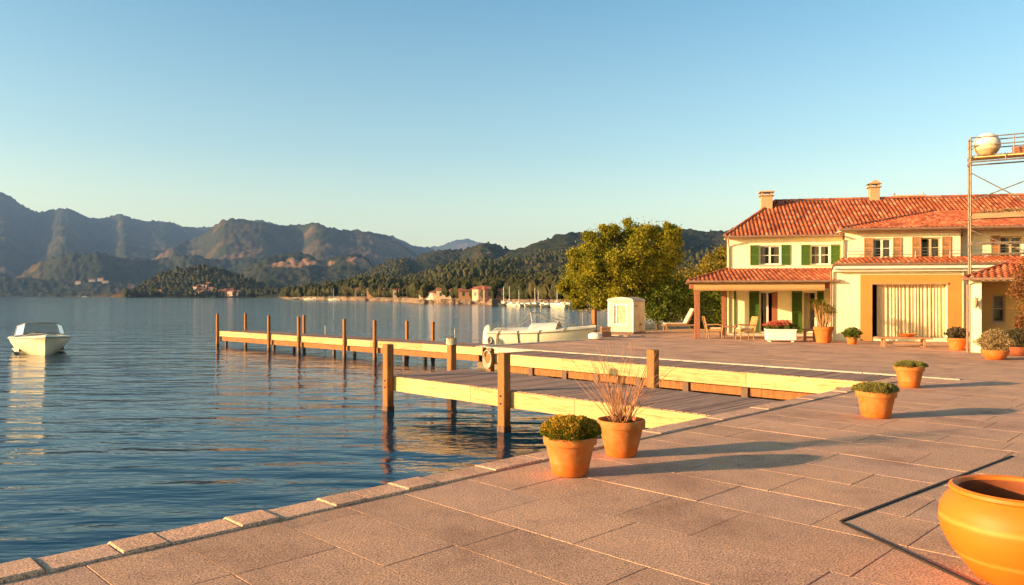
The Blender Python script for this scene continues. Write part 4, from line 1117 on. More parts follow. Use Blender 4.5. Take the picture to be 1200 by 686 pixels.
# wall lamp on the pillar
lm = MB(PT); xl_ = (c0 + c1) / 2 + 0.02
lm.bbox((xl_ - 0.04, -0.03, 1.62), (xl_ + 0.04, -0.001, 1.92), 0.006); lm.tube([(xl_, -0.02, 1.86), (xl_ - 0.02, -0.12, 1.98), (xl_ - 0.03, -0.2, 1.9)], 0.014, 6)
lo_ = lm.build('wall_lamp', M['trim'], villa)
ls = MB(PT); ls.lathe([(0.015, 0.12), (0.10, 0.02), (0.085, -0.02), (0.06, -0.2), (0.03, -0.24)], 12, (xl_ - 0.03, -0.2, 1.8), True, True); ls.build('lantern', M['beige'], lo_)

# ================================================================== scaffold standing on the porch roof
def roof_z(x, y):
    a = (x - ex) / (rx - ex) * (rz_ - ez); b_ = (y - ey) / (ry - ey) * (rz_ - ez); return ez + min(a, b_, rz_ - ez)
sy0, sy1 = 1.5, 2.25
sx = porch_x(1137.5, sy0); sx1 = porch_x(1135.2, sy1)
SW = MB; WS = PO + pu * sx + pvv * sy0
scaf = empty('scaffold', (WS.x, WS.y, 0), PR, 'steel tube scaffold with two plank platforms rising above the right end of the villa', 'scaffold')
def sz(py, y=0): 
    return CAM_H + (HZ - py) / F * WS.y
dep = sy1 - sy0; back = sx1 - sx
H_top, H_mid = sz(162), sz(171.5); H_p1 = sz(184); H_l1 = sz(190.5); H_p2 = sz(250.5)
for X_ in (0.0, 3.0):
    for (ox, oy) in ((0, 0), (back, dep)):
        zb = roof_z(sx + X_ + ox, sy0 + oy) + 0.05
        t = MB(); t.tube([(X_ + ox, oy, zb + 0.03), (X_ + ox, oy, H_top + 0.03)], 0.032, 10); t.bbox((X_ + ox - 0.09, oy - 0.09, zb - 0.03), (X_ + ox + 0.09, oy + 0.09, zb + 0.03), 0.005)
        for z in (H_p2 - 0.15, H_l1, H_p1, 3.9): t.bbox((X_ + ox - 0.05, oy - 0.05, z - 0.05), (X_ + ox + 0.05, oy + 0.05, z + 0.05), 0.01)
        t.build('upright', M['scaf'], scaf)
t = MB()
def bar(name, a, b, r=0.022): MB().tube([a, b], r, 8).build(name, M['scaf'], scaf)
for z in (H_top, H_mid): bar('guard_rail', (0, 0, z), (3, 0, z)); bar('guard_rail', (back, dep, z), (3 + back, dep, z)); bar('guard_rail', (0, 0, z), (back, dep, z), 0.02)
bar('rail_post', (1.35, 0, H_p1), (1.35, 0, H_top), 0.02)
t = MB()
for z in (H_l1, H_p2 - 0.14, 3.95, 3.55):
    bar('ledger', (0, -0.03, z), (3, -0.03, z), 0.028); bar('ledger', (back, dep + 0.03, z), (3 + back, dep + 0.03, z), 0.028); bar('transom', (0, 0, z - 0.05), (back, dep, z - 0.05), 0.024)
for x in (1.1, 2.2): bar('strut', (x, 0, H_l1), (x, 0, H_p1), 0.02)
t = MB(); zt = sz(203); t.tube([(0, -0.05, zt), (3, -0.05, zt - 2.05)], 0.02, 8); t.build('brace', M['scaf'], scaf)
t = MB(); zt = sz(234); t.tube([(0, dep, zt), (3, dep, zt + 1.15)], 0.02, 8); t.build('brace', M['scaf'], scaf)
t = MB(); t.tube([(0, -0.05, sz(270)), (3, -0.05, sz(270) - 1.5)], 0.02, 8); t.build('brace', M['scaf'], scaf)
for z, th in ((H_p1, 0.05), (H_p2, 0.05)):
    for k in range(3):
        t = MB(); t.bbox((0.03, 0.03 + k * (dep - .06) / 3, z - th), (3.05, 0.03 + (k + 1) * (dep - .06) / 3 - 0.012, z), 0.006); t.build('platform_board', M['fascia'] if z > 6 else M['furn'], scaf)
t = MB(); t.bbox((0.05, -0.06, H_p2 - 0.2), (3.0, -0.031, H_p2 - 0.02), 0.005); t.build('toe_board', M['furn'], scaf)
# ball on the platform
pt_ = WS + pu * 0.52 + pvv * 0.36
bl = MB(); r0 = 0.445
prof = [(0.001, 0)] + [(r0 * math.sin(math.pi * k / 22), r0 - r0 * math.cos(math.pi * k / 22)) for k in range(1, 22)] + [(0.001, 2 * r0)]
bl.lathe(prof, 40, cap0=False)
def ball_mat():
    m, nt = new_mat('cream_ball'); v = coords(nt); sep = N(nt, 'ShaderNodeSeparateXYZ'); nt.links.new(v, sep.inputs[0])
    z = math_(nt, 'ADD', sep.outputs[2], math_(nt, 'MULTIPLY', noise(nt, v, 2, 3), 0.1))
    cc = ramp(nt, z, [(0.0, (0.35, 0.22, 0.1)), (0.15, (0.6, 0.42, 0.2)), (0.28, (0.42, 0.27, 0.12)), (0.36, (0.7, 0.55, 0.3)), (0.44, (0.5, 0.35, 0.18)), (0.52, (0.70, 0.62, 0.48)), (0.8, (0.74, 0.67, 0.54))])
    finish(nt, cc, 0.6, noise(nt, v, 20, 4), 0.3, 0.01); return m
o = bl.build('ball', ball_mat()); o.location = (pt_.x, pt_.y, H_p1 + 0.003); tag(o, 'big cream ball with darker stripes resting on the top scaffold platform', 'ball')
pt_ = WS + pu * 1.95 + pvv * 0.35
for k in range(3):
    t = MB(); t.bbox((-0.65, -0.12, 0), (0.65, 0.12, 0.09), 0.01); o = t.build('timber_board', M['redwood'])
    o.location = (pt_.x + random.uniform(-.02, .02), pt_.y, H_p1 + 0.003 + k * 0.093); o.rotation_euler = (0, 0, PR + random.uniform(-0.03, 0.03))
    tag(o, ('bottom', 'middle', 'top')[k] + ' board of the red-brown timber stack on the upper scaffold platform', 'board', 'timber boards stacked on the scaffold')
gn = leaves([(0.75, 0.1, 0.03, 0.75, 0.1, 0.035)], 260, 0.03, seed=5)
o = quads('rubble', gn, M['leaf_tan']); o.location = (WS.x, WS.y, H_p1); o.rotation_euler = (0, 0, PR); tag(o, 'loose pale debris lying along the upper scaffold platform', 'debris', kind='stuff')
gn = leaves([(1.1, 0.1, 0.05, 1.0, 0.1, 0.07)], 600, 0.035, seed=6)
o = quads('rubble', gn, M['leaf_tan']); o.location = (WS.x, WS.y, H_p2); o.rotation_euler = (0, 0, PR); tag(o, 'loose pale debris heaped along the lower scaffold platform', 'debris', kind='stuff')
# ================================================================== pots and plants
def pot_profile(r, h, rb):
    t = 0.025
    return [(rb * 0.94, 0), (rb, 0.012), (rb + (r * 0.9 - rb) * 0.5, h * 0.4), (r * 0.90, h * 0.76), (r * 0.905, h * 0.78), (r * 0.985, h * 0.795), (r, h * 0.82), (r * 1.01, h * 0.95), (r * 0.99, h), (r * 0.93, h), (r * 0.90, h * 0.97), (r * 0.87, h * 0.86)]
def pot(root, r, h, rb, mat='pot', wob=0.006):
    p = MB().lathe(pot_profile(r, h, rb), 48, wob=wob).build('pot', M[mat], root)
    s = MB(); s.lathe([(r * 0.88, h * 0.87), (r * 0.5, h * 0.9), (0.01, h * 0.91)], 32, cap0=False); s.build('soil', M['soil'], root)
    return p
def mound(root, r, h0, hm, mat, n=2600, size=0.022, seed=1, flower=None, nf=0, rim=1.0, squash=1.0):
    """cushion plant: many upright sprigs over a dome"""
    g = np.random.default_rng(seed)
    def sprigs(n, mat, lo, size, asp):
        th = g.random(n) * 6.283; q = np.sqrt(g.random(n)) * r * rim
        lump = 1 + 0.13 * np.sin(th * 3 + seed) + 0.08 * np.sin(th * 7 + seed * 2)
        X = np.cos(th) * q * lump; Y = np.sin(th) * q * lump
        top = h0 + hm * np.sqrt(np.clip(1 - (q / (r * rim * 1.03)) ** 3.2, 0, 1)) * (0.93 + 0.07 * np.sin(X * 31 + seed) * np.cos(Y * 27))
        Z = h0 - 0.01 + (top - h0) * (lo + (1 - lo) * g.random(n) ** 0.6) + g.normal(size=n) * 0.008
        P = np.stack([X, Y, Z], -1)
        ax = np.stack([X / r * 0.9 + g.normal(size=n) * 0.4, Y / r * 0.9 + g.normal(size=n) * 0.4, np.full(n, 0.9)], -1); ax /= np.linalg.norm(ax, axis=1)[:, None]
        b = np.cross(ax, g.normal(size=(n, 3))); b /= np.linalg.norm(b, axis=1)[:, None]
        s = size * (0.6 + 0.9 * g.random(n))[:, None]
        return np.stack([P - ax * s, P - b * s * asp, P + ax * s, P + b * s * asp], 1).reshape(-1, 3)
    quads('foliage', sprigs(n, mat, 0.05, size, 0.4), M[mat], root)
    if flower:
        quads('blossom', sprigs(nf, flower, 0.93, size * 0.8, 0.7), M[flower], root)
def potted(name, px, py, r, h, rb, label, mat='pot', z=0.0):
    p = ground(px, py, z); e = empty(name, (p.x, p.y, z + 0.006), random.uniform(0, 6), label, 'potted plant'); pot(e, r, h, rb, mat); return e
e = potted('potted_plant', 668, 556, 0.30, 0.43, 0.2, 'terracotta pot with a yellow and green cushion of flowers, nearest the jetty'); e['group'] = 'terracotta pots along the quay'
mound(e, 0.3, 0.42, 0.24, 'sedum', 17000, 0.0115, 1, 'sedum2', 4200, rim=1.07)
e = potted('potted_plant', 728, 534, 0.30, 0.45, 0.19, 'terracotta pot with a tall fan of bare reddish twigs'); e['group'] = 'terracotta pots along the quay'
tw = MB(); g = random.Random(5)
for k in range(70):
    a = g.uniform(0, 6.28); lean = abs(g.gauss(0, 0.46)); L_ = g.uniform(0.5, 1.14); r0 = g.uniform(0, 0.1)
    p = Vector((math.cos(a) * r0, math.sin(a) * r0, 0.38)); dcur = Vector((math.cos(a) * lean, math.sin(a) * lean, 1)).normalized(); pts = [p.copy()]; n = 7
    for i in range(n):
        dcur = (dcur + Vector((g.gauss(0, 0.06), g.gauss(0, 0.06), 0.0)) + Vector((math.cos(a), math.sin(a), 0)) * 0.03).normalized(); p = p + dcur * L_ / n; pts.append(p.copy())
    tw.tube(pts, [0.0055 * (1 - 0.75 * i / n) for i in range(n + 1)], 5)
    if g.random() < 0.8:
        i = g.randint(2, 5); q = pts[i].copy(); d2 = (dcur + Vector((g.gauss(0, 0.5), g.gauss(0, 0.5), 0.2))).normalized(); ps_ = [q]
        for _ in range(3): d2 = (d2 + Vector((g.gauss(0, .1), g.gauss(0, .1), 0))).normalized(); q = q + d2 * L_ * 0.12; ps_.append(q.copy())
        tw.tube(ps_, [0.003, 0.0026, 0.002, 0.0012], 4)
tw.build('bare_twigs', M['twig'], e)
quads('leaf_tuft', leaves([(0, 0, 0.43, 0.13, 0.13, 0.06)], 260, 0.02, seed=9), M['leaf_red'], e)
e = potted('potted_plant', 1026.5, 489, 0.315, 0.43, 0.22, 'terracotta pot with low olive sprigs, in front of the other small quay pot'); e['group'] = 'terracotta pots along the quay'
mound(e, 0.31, 0.42, 0.16, 'grass_olive', 10000, 0.013, 3, rim=1.08)
e = potted('potted_plant', 1065.5, 454, 0.305, 0.46, 0.2, 'terracotta pot with low olive sprigs, farther along the quay at the trim line end'); e['group'] = 'terracotta pots along the quay'
mound(e, 0.3, 0.45, 0.14, 'grass_olive', 9000, 0.013, 4, rim=1.06)
e = potted('potted_plant', 1121.5, 410.5, 0.34, 0.44, 0.24, 'bright orange pot with a dark green shrub beside the porch pillar', 'pot2')
quads('foliage', leaves([(0, 0, 0.6, 0.38, 0.36, 0.2)], 1500, 0.04, seed=11), M['leaf_grey'], e)
e = potted('potted_plant', 998.5, 403.5, 0.23, 0.3, 0.17, 'small pale clay pot with a green shrub left of the low bench')
quads('foliage', leaves([(0, 0, 0.45, 0.38, 0.34, 0.2)], 1300, 0.04, seed=12), M['leaf_green'], e)
# big pot with a palm-like plant
e = potted('potted_plant', 965, 402, 0.41, 0.68, 0.28, 'large orange pot with tall palm-like plant at the right end of the veranda', 'pot2')
stm = MB(); g = random.Random(8); fr = []
for k in range(26):
    a = g.uniform(0, 6.28); r0 = g.uniform(0.02, 0.24); top = g.uniform(1.2, 1.75); sp_ = g.uniform(0.05, 0.28)
    p0 = Vector((math.cos(a) * r0, math.sin(a) * r0, 0.6)); p1 = Vector((math.cos(a) * (r0 + sp_), math.sin(a) * (r0 + sp_), top)); mid = (p0 + p1) / 2 + Vector((g.gauss(0, .03), g.gauss(0, .03), 0))
    stm.tube([p0, mid, p1], [0.02, 0.016, 0.01], 6)
    for j in range(13):
        b_ = g.uniform(0, 6.28); Ln = g.uniform(0.25, 0.5); up = g.uniform(-0.1, 0.9)
        d1 = Vector((math.cos(b_), math.sin(b_), up)).normalized(); side = d1.cross(Vector((0, 0, 1))).normalized() * 0.014
        q0 = p1; q1 = p1 + d1 * Ln * 0.55; q2 = q1 + (d1 + Vector((0, 0, -0.8))).normalized() * Ln * 0.5
        fr += [q0 - side, q0 + side, q1 + side, q1 - side, q1 - side, q1 + side, q2 + side * 0.2, q2 - side * 0.2]
stm.build('stems', M['stem'], e); quads('fronds', np.array([tuple(p) for p in fr]), M['leaf_olive'], e)
# shrub balls in low bowls by the porch
def bowl_plant(px, py, r, mat, label, pm, seed):
    p = ground(px, py); e = empty('potted_plant', (p.x, p.y, 0.006), 0, label, 'potted plant')
    MB().lathe([(r * 0.5, 0), (r * 0.55, 0.015), (r * 0.78, 0.15), (r * 0.86, 0.28), (r * 0.82, 0.3), (r * 0.76, 0.28)], 36).build('bowl', M[pm], e)
    s = MB(); s.lathe([(r * 0.78, 0.26), (0.01, 0.27)], 24, cap0=False); s.build('soil', M['soil'], e)
    quads('foliage', leaves([(0, 0, 0.26 + r * 0.62, r, r, r * 0.72)], 5200, 0.024, seed=seed, outward=0.6), M[mat], e); return e
bowl_plant(1166, 421.5, 0.47, 'leaf_tan', 'round dry tan shrub in a low clay bowl in front of the porch', 'pot', 21)
bowl_plant(1194, 417, 0.46, 'leaf_grey', 'round dark grey-green shrub in a low bowl, right of the tan one', 'jar_in', 22)
p = ground(1176, 405); e = empty('shrub', (p.x, p.y, 0), 0, 'russet shrub under the porch window behind the two bowl plants', 'shrub')
MB().tube([(0, 0, 0), (0.05, 0, 0.5)], [0.04, 0.02], 6).build('stem', M['bark'], e)
quads('foliage', leaves([(-0.1, 0, 0.6, 0.55, 0.4, 0.36), (0.5, 0, 0.7, 0.4, 0.35, 0.3)], 1800, 0.035, seed=23), M['leaf_red'], e)

# big glazed jar
jp = Vector((3.555, 5.40, 0.006)); jar = empty('clay_jar', jp, 0.4, 'huge round-bellied orange clay jar with pale bands, nearest the camera at the right', 'jar')
rm_ = 0.49
prof = [(0.25, 0), (0.275, 0.012), (0.34, 0.10), (0.42, 0.20), (0.475, 0.31), (0.492, 0.40), (0.485, 0.48), (0.452, 0.545), (0.415, 0.582), (0.402, 0.595), (0.408, 0.605), (0.418, 0.618), (0.416, 0.632), (0.40, 0.64), (0.378, 0.634), (0.366, 0.615)]
MB().lathe(prof, 72, wob=0.004).build('body', M['jar'], jar)
MB().lathe([(0.366, 0.614), (0.378, 0.56), (0.44, 0.46), (0.44, 0.36), (0.36, 0.2), (0.22, 0.06), (0.01, 0.05)], 72, cap0=False).build('inner_wall', M['jar_in'], jar)
rmb = MB(); rmb.lathe([(0.4085, 0.601), (0.424, 0.612), (0.422, 0.634), (0.40, 0.646), (0.374, 0.638), (0.3655, 0.615)], 72, cap0=False).build('rim', M['jar'], jar)
# ================================================================== terrace furniture
# flower box
pb = ground(898, 401.0); pr_ = ground(930, 401.5)
fb_ = empty('flower_box', (pb.x, pb.y, 0), VR, 'white rectangular flower box with red flowers in front of the veranda', 'planter')
bx_ = MB(); bx_.bbox((0, 0, 0.08), (1.25, 0.62, 0.55), 0.02); bx_.bbox((-0.03, -0.03, 0.50), (1.28, 0.65, 0.56), 0.012)
for x in (0.1, 1.05):
    for y in (0.08, 0.46): bx_.box((x, y, 0), (x + 0.1, y + 0.1, 0.08))
bx_.build('box', M['white'], fb_); s = MB(); s.bbox((0.03, 0.03, 0.56), (1.22, 0.59, 0.575), 0.004); s.build('soil', M['soil'], fb_)
quads('foliage', leaves([(0.35, 0.3, 0.66, 0.38, 0.3, 0.14), (0.8, 0.3, 0.68, 0.42, 0.3, 0.16), (1.15, 0.3, 0.62, 0.25, 0.25, 0.1)], 1000, 0.035, seed=31), M['leaf_green'], fb_)
quads('blossom', leaves([(0.35, 0.28, 0.76, 0.36, 0.3, 0.13), (0.75, 0.28, 0.8, 0.36, 0.3, 0.14)], 900, 0.03, seed=32, outward=0.4), M['flower'], fb_)
# wooden stool beside it
def bench(name, loc, rz, Lx, Dy, H, label, cat, mat='furn', th=0.06):
    e = empty(name, loc, rz, label, cat); t = MB(); n = 3
    for k in range(n): t.bbox((0, Dy * k / n + 0.006, H - th), (Lx, Dy * (k + 1) / n - 0.006, H), 0.008)
    t.build('seat', M[mat], e)
    for x in (0.12 * Lx, 0.88 * Lx - 0.08):
        for y in (0.05, Dy - 0.13): l = MB(); l.bbox((x, y, 0), (x + 0.08, y + 0.08, H - th - 0.001), 0.006); l.build('leg', M[mat], e)
    s_ = MB(); s_.box((0.12 * Lx + 0.081, Dy / 2 - 0.03, H * 0.3), (0.88 * Lx - 0.081, Dy / 2 + 0.03, H * 0.3 + 0.06)); s_.build('stretcher', M[mat], e); return e
p = ground(941, 400.5); bench('bench', (p.x, p.y, 0), VR, 0.62, 0.42, 0.55, 'small wooden stool bench between flower box and palm pot', 'bench')
p = at(1028, 406.5, 30.6); pz = ground(1028, 407)
bench('low_bench', (pz.x, pz.y, 0), VR, 2.0, 0.5, 0.40, 'long low wooden bench with a bowl on it before the curtained opening', 'bench', 'furn', 0.08)
bw_ = MB(); bw_.lathe([(0.16, 0), (0.2, 0.01), (0.31, 0.09), (0.35, 0.12), (0.33, 0.125), (0.25, 0.05), (0.01, 0.03)], 36)
o = bw_.build('clay_bowl', M['pot2']); q = Vector((pz.x, pz.y, 0)) + u * 1.15 + vv * 0.25; o.location = (q.x, q.y, 0.402); tag(o, 'shallow orange clay bowl standing on the low bench', 'bowl')
# wicker chairs
def chair(px, py, rz, label, tilt=0.22):
    p = ground(px, py); e = empty('wicker_chair', (p.x, p.y, 0), rz, label, 'chair', 'wicker chairs under the veranda')
    s_ = MB(); s_.bbox((-0.28, -0.3, 0.30), (0.32, 0.3, 0.40), 0.02); s_.build('seat', M['wicker'], e)
    c_ = MB(); c_.bbox((-0.22, -0.25, 0.402), (0.29, 0.25, 0.47), 0.025); c_.build('cushion', M['cushion'], e)
    e.scale = (1.12, 1.12, 1.12)
    b_ = MB(Matrix.Translation((-0.28, 0, 0.3)) @ Matrix.Rotation(-tilt, 4, 'Y')); b_.bbox((-0.06, -0.31, -0.02), (0.02, 0.31, 0.66), 0.025); b_.build('backrest', M['wicker'], e)
    for sy in (-1, 1):
        a_ = MB(); a_.tube([(-0.36, 0.29 * sy, 0.58), (0.1, 0.30 * sy, 0.6), (0.3, 0.3 * sy, 0.56), (0.31, 0.3 * sy, 0.35)], 0.028, 8); a_.build('armrest', M['wicker'], e)
        for sx_ in (-0.25, 0.27): l_ = MB(); l_.tube([(sx_, 0.26 * sy, 0.301), (sx_ * 1.06, 0.27 * sy, 0)], [0.028, 0.02], 8); l_.build('leg', M['furn'], e)
    return e
chair(837, 396.8, R(-8), 'wicker chair at the left of the veranda table, facing right')
chair(873, 397.5, R(185), 'wicker chair at the right of the veranda table, its back towards the door')
p = ground(855, 396.5); e = empty('veranda_table', (p.x, p.y, 0), VR, 'low square wooden table between the two wicker chairs', 'table')
t = MB(); t.bbox((-0.33, -0.33, 0.52), (0.33, 0.33, 0.57), 0.01); t.build('table_top', M['furn'], e)
for x in (-0.28, 0.22):
    for y in (-0.28, 0.22): l = MB(); l.bbox((x, y, 0), (x + 0.06, y + 0.06, 0.519), 0.005); l.build('leg', M['furn'], e)
# sun lounger
p = ground(779, 388.5); e = empty('sun_lounger', (p.x, p.y, 0), R(4), 'wooden sun lounger with raised cream back beside the left veranda post', 'sun lounger')
LL = 2.0
t = MB(); t.bbox((0, 0, 0.30), (LL, 0.06, 0.38), 0.008); t.bbox((0, 0.62, 0.30), (LL, 0.68, 0.38), 0.008)
for x in (0.0, LL * 0.5, LL - 0.06): t.box((x, 0.061, 0.31), (x + 0.05, 0.619, 0.36))
t.build('frame', M['furn'], e)
t = MB(); x = 0.05
while x < 1.25: t.bbox((x, 0.03, 0.381), (x + 0.07, 0.65, 0.40), 0.004); x += 0.09
t.build('seat', M['furn'], e)
t = MB(); t.bbox((0.05, 0.05, 0.401), (1.26, 0.63, 0.47), 0.025); t.build('cushion', M['cushion'], e)
t = MB(Matrix.Translation((1.28, 0, 0.42)) @ Matrix.Rotation(R(-62), 4, 'Y')); t.bbox((0, 0.04, 0), (0.95, 0.64, 0.075), 0.025); t.build('backrest', M['cushion'], e)
t = MB(Matrix.Translation((1.28, 0, 0.42)) @ Matrix.Rotation(R(-62), 4, 'Y')); t.bbox((0, 0.02, -0.05), (0.98, 0.66, -0.002), 0.01); t.build('back_frame', M['redwood'], e)
for x in (0.08, LL - 0.14):
    for y in (0.0, 0.62): l = MB(); l.bbox((x, y, 0), (x + 0.06, y + 0.06, 0.299), 0.005); l.build('leg', M['furn'], e)
# weathered kiosk
kp = ground(742, 391.8); kr = math.atan2(-0.62, 0.78)
# front (lit) face runs left from the near corner, side face runs right
ke = empty('kiosk', (kp.x, kp.y, 0), 0, 'weathered white painted kiosk with a rounded roof standing by the water', 'kiosk')
dl = Vector((-0.80, 0.60, 0)); dr2 = Vector((0.60, 0.80, 0))
KM = Matrix(((dr2.x, dl.x, 0, 0), (dr2.y, dl.y, 0, 0), (0, 0, 1, 0), (0, 0, 0, 1)))   # local x: side face, local y: lit face
LX, LY, H_ = 1.28, 1.50, 1.72
kb_ = MB(KM); 
def kface(mb, P): mb.poly(P)
# lit face x=0 with an opening (window), leave a recess
oy0, oy1, oz0, oz1 = 0.38, 1.12, 0.52, 1.5
for (a, b, c, d_) in ((0, oy0, 0.1, H_), (oy1, LY, 0.1, H_), (oy0, oy1, 0.1, oz0), (oy0, oy1, oz1, H_)):
    kb_.bbox((0, a + 0.001, c), (0.06, b - 0.001, d_), 0.006)
kb_.bbox((0.061, 0, 0.1), (LX, 0.06, H_), 0.008); kb_.bbox((0.061, LY - 0.06, 0.1), (LX, LY, H_), 0.008); kb_.bbox((LX - 0.06, 0.061, 0.1), (LX, LY - 0.061, H_), 0.006)
kb_.build('body', M['peel'], ke)
pl = MB(KM); pl.bbox((-0.04, -0.04, 0), (LX + 0.04, LY + 0.04, 0.099), 0.01); pl.build('plinth', M['wetpost'], ke)
kr_ = MB(KM); n = 10; lo = []; hi = []
for i in range(n + 1):
    a = math.pi * i / n; y = LY / 2 - (LY / 2 + 0.05) * math.cos(a); z = H_ + 0.02 + 0.20 * math.sin(a)
    lo.append(kr_.pt((-0.06, y, z))); hi.append(kr_.pt((LX + 0.06, y, z)))
for i in range(n): kr_.face((lo[i], lo[i+1], hi[i+1], hi[i]), True)
kr_.face(lo); kr_.face(hi[::-1]); kr_.face((lo[0], hi[0], hi[-1], lo[-1])); kr_.build('roof', M['peel'], ke)
kw = MB(KM)
for (a, b, c, d_) in ((oy0 - 0.06, oy0, oz0 - .06, oz1 + .06), (oy1, oy1 + 0.06, oz0 - .06, oz1 + .06), (oy0, oy1, oz1, oz1 + 0.06), (oy0, oy1, oz0 - 0.06, oz0)): kw.box((-0.025, a, c), (-0.002, b, d_))
kw.box((0.0, (oy0 + oy1) / 2 + .2, oz0), (0.03, (oy0 + oy1) / 2 + 0.24, oz1)); kwo = kw.build('window', M['white'], ke)
kg = MB(KM); kg.box((0.035, oy0 + 0.001, oz0), (0.05, oy1 - 0.001, oz1)); kg.build('panel', simple('rusty_panel', (0.5, 0.35, 0.2), 0.8, 0.4, 9, c2=(0.28, 0.09, 0.03)), kwo)
kv = MB(KM)
for k in range(4): kv.box((0.22 + k * 0.09, -0.012, 1.42), (0.27 + k * 0.09, -0.002, 1.5))
kv.bbox((0.78, -0.02, 0.42), (0.95, -0.002, 0.56), 0.006); kv.build('vent', M['gutter'], ke)
cm = MB(KM)
for (x, y) in ((-0.012, -0.012), (-0.012, LY - 0.05), (LX - 0.05, -0.012)): cm.bbox((x, y, 0.1), (x + 0.062, y + 0.062, H_), 0.006)
cm.build('corner_trim', M['white'], ke)
# white bundle and crates by the kiosk
p = ground(697.5, 398.6)
bn = MB(); bn.lathe([(0.12, 0), (0.26, 0.05), (0.30, 0.16), (0.26, 0.27), (0.14, 0.33), (0.04, 0.34)], 18, cap1=True, wob=0.12)
o = bn.build('white_bag', M['white']); o.location = (p.x, p.y, 0.01); tag(o, 'lumpy white bag lying at the terrace edge between boat and kiosk', 'bag')
def crate(px, py, z, rz, s, label, Yo=0):
    p = ground(px, py); e = empty('crate', (p.x, p.y + Yo, z), rz, label, 'crate', 'wooden crates by the kiosk'); a, b_, h = s; t = MB()
    for k in range(3):
        z0 = 0.02 + k * h / 3
        t.bbox((0, 0, z0), (a, 0.02, z0 + h / 3 - 0.02), 0.004); t.bbox((0, b_ - 0.02, z0), (a, b_, z0 + h / 3 - 0.02), 0.004); t.bbox((0, 0.021, z0), (0.02, b_ - 0.021, z0 + h / 3 - 0.02), 0.004); t.bbox((a - 0.02, 0.021, z0), (a, b_ - 0.021, z0 + h / 3 - 0.02), 0.004)
    t.box((0.02, 0.02, 0.0), (a - 0.02, b_ - 0.02, 0.02)); t.build('slat_panel', M['furn'], e)
    t = MB()
    for x in (0.021, a - 0.061):
        for y in (0.021, b_ - 0.061): t.box((x, y, 0.021), (x + 0.04, y + 0.04, h))
    t.build('corner_block', M['post'], e)
crate(705, 396.6, 0, 0.3, (0.5, 0.35, 0.28), 'wooden crate on the ground between the white bag and the kiosk')
crate(705, 396.6, 0.30, 0.1, (0.45, 0.34, 0.24), 'wooden crate stacked on top of the other one beside the kiosk')

# ================================================================== trees
def tree(name, X, Y, trunk_pts, trunk_r, clumps, per, size, mat, label, cat='tree', seed=1, limbs=True, group=None, asp=0.55):
    e = empty(name, (X, Y, 0), 0, label, cat, group)
    t = MB(); t.tube(trunk_pts, [trunk_r * (1 - 0.6 * i / (len(trunk_pts) - 1)) for i in range(len(trunk_pts))], 10)
    top = Vector(trunk_pts[-1]); g = random.Random(seed)
    if limbs:
        for (cx, cy, cz, rx, ry, rz) in clumps:
            s0 = Vector(trunk_pts[-2]).lerp(top, g.random()); e0 = Vector((cx, cy, cz)); mid = s0.lerp(e0, 0.5) + Vector((g.gauss(0, .15), g.gauss(0, .15), -0.1))
            t.tube([s0, mid, e0], [trunk_r * 0.35, trunk_r * 0.22, trunk_r * 0.06], 6)
    t.build('trunk', M['bark'], e)
    quads('crown', leaves(clumps, per, size, seed=seed, aspect=asp, fuzzy=True), M[mat], e); return e
def clump_px(lst, Y0, X0, pxm):
    out = []
    for (px, py, rpx, dy) in lst:
        P = at(px, py, Y0 + dy); r = rpx * pxm * (0.92 if pxm == TY / F else 1); out.append((P.x - X0, P.y - Y0, P.z, r, r * 1.0, r * 0.85))
    return out
TY = 48.0; TX = (742 - 600) / F * TY
main = [(742,287,24,0),(722,283,20,1),(700,290,20,0),(684,302,20,-1),(676,322,18,0),(672,343,14,0),(690,340,19,-1),(708,325,22,-1.5),(715,348,18,-1),(735,335,22,-1.5),(752,318,22,-1),(768,290,22,0),(786,284,15,1),(790,300,14,1),(779,276,13,0),(745,272,15,1),(762,340,16,-0.5),(730,305,22,-1.5),(778,318,18,1),(700,310,18,1),(716,272,12,0),(750,350,16,0),(788,270,9,0.5),(760,272,11,.5),(664,336,9,0),(680,357,9,0),(700,356,12,0),(731,355,14,.5)]
_g = random.Random(77)
main += [(mx_ + _g.uniform(-.75, .75) * mr_, my_ + _g.uniform(-.75, 0.5) * mr_, mr_ * _g.uniform(0.35, 0.55), md_ - 0.6) for (mx_, my_, mr_, md_) in list(main) for _ in range(4)]
tree('golden_tree', TX, TY, [(0, 0, -0.1), (0.05, 0, 0.8), (-0.15, 0.1, 1.8), (0, 0, 3.0), (0.1, 0, 4.2)], 0.28, clump_px(main, TY, TX, TY / F), 1150, 0.062, 'leaf_gold', 'large golden-green tree leaning over the water behind the kiosk', seed=3)
def shrub_px(name, px, Y, lst, mat, label, per=1100, size=0.08, seed=4, tr=0.1):
    X = (px - 600) / F * Y; c = clump_px(lst, Y, X, Y / F)
    return tree(name, X, Y, [(0, 0, -0.1), (0, 0, 0.8), (0.05, 0, 1.4)], tr, c, per, size, mat, label, 'shrub' if name == 'shrub' else 'tree', seed)
shrub_px('shrub', 770, 46.5, [(757,352,13,0),(772,345,16,0),(790,350,16,0.5),(768,366,14,-.3),(786,369,14,0),(803,360,14,0.8),(780,335,13,1),(798,338,14,1.5)], 'leaf_green', 'wide dark green shrub between the kiosk and the veranda', seed=5)
shrub_px('shrub', 834, 47.5, [(822,355,16,0),(838,350,17,0),(850,362,14,0),(830,374,14,-.4),(845,380,12,0),(818,378,10,0)], 'leaf_green', 'dark green shrub seen through the open left side of the veranda', seed=6)
shrub_px('olive_tree', 822, 56, [(812,330,18,0),(830,322,18,0),(846,318,16,0),(800,335,14,1),(836,308,14,1),(848,300,12,1),(820,342,14,0),(842,335,16,0),(856,330,14,1)], 'leaf_olive', 'olive and orange tree rising behind the left end of the villa roof', seed=7)
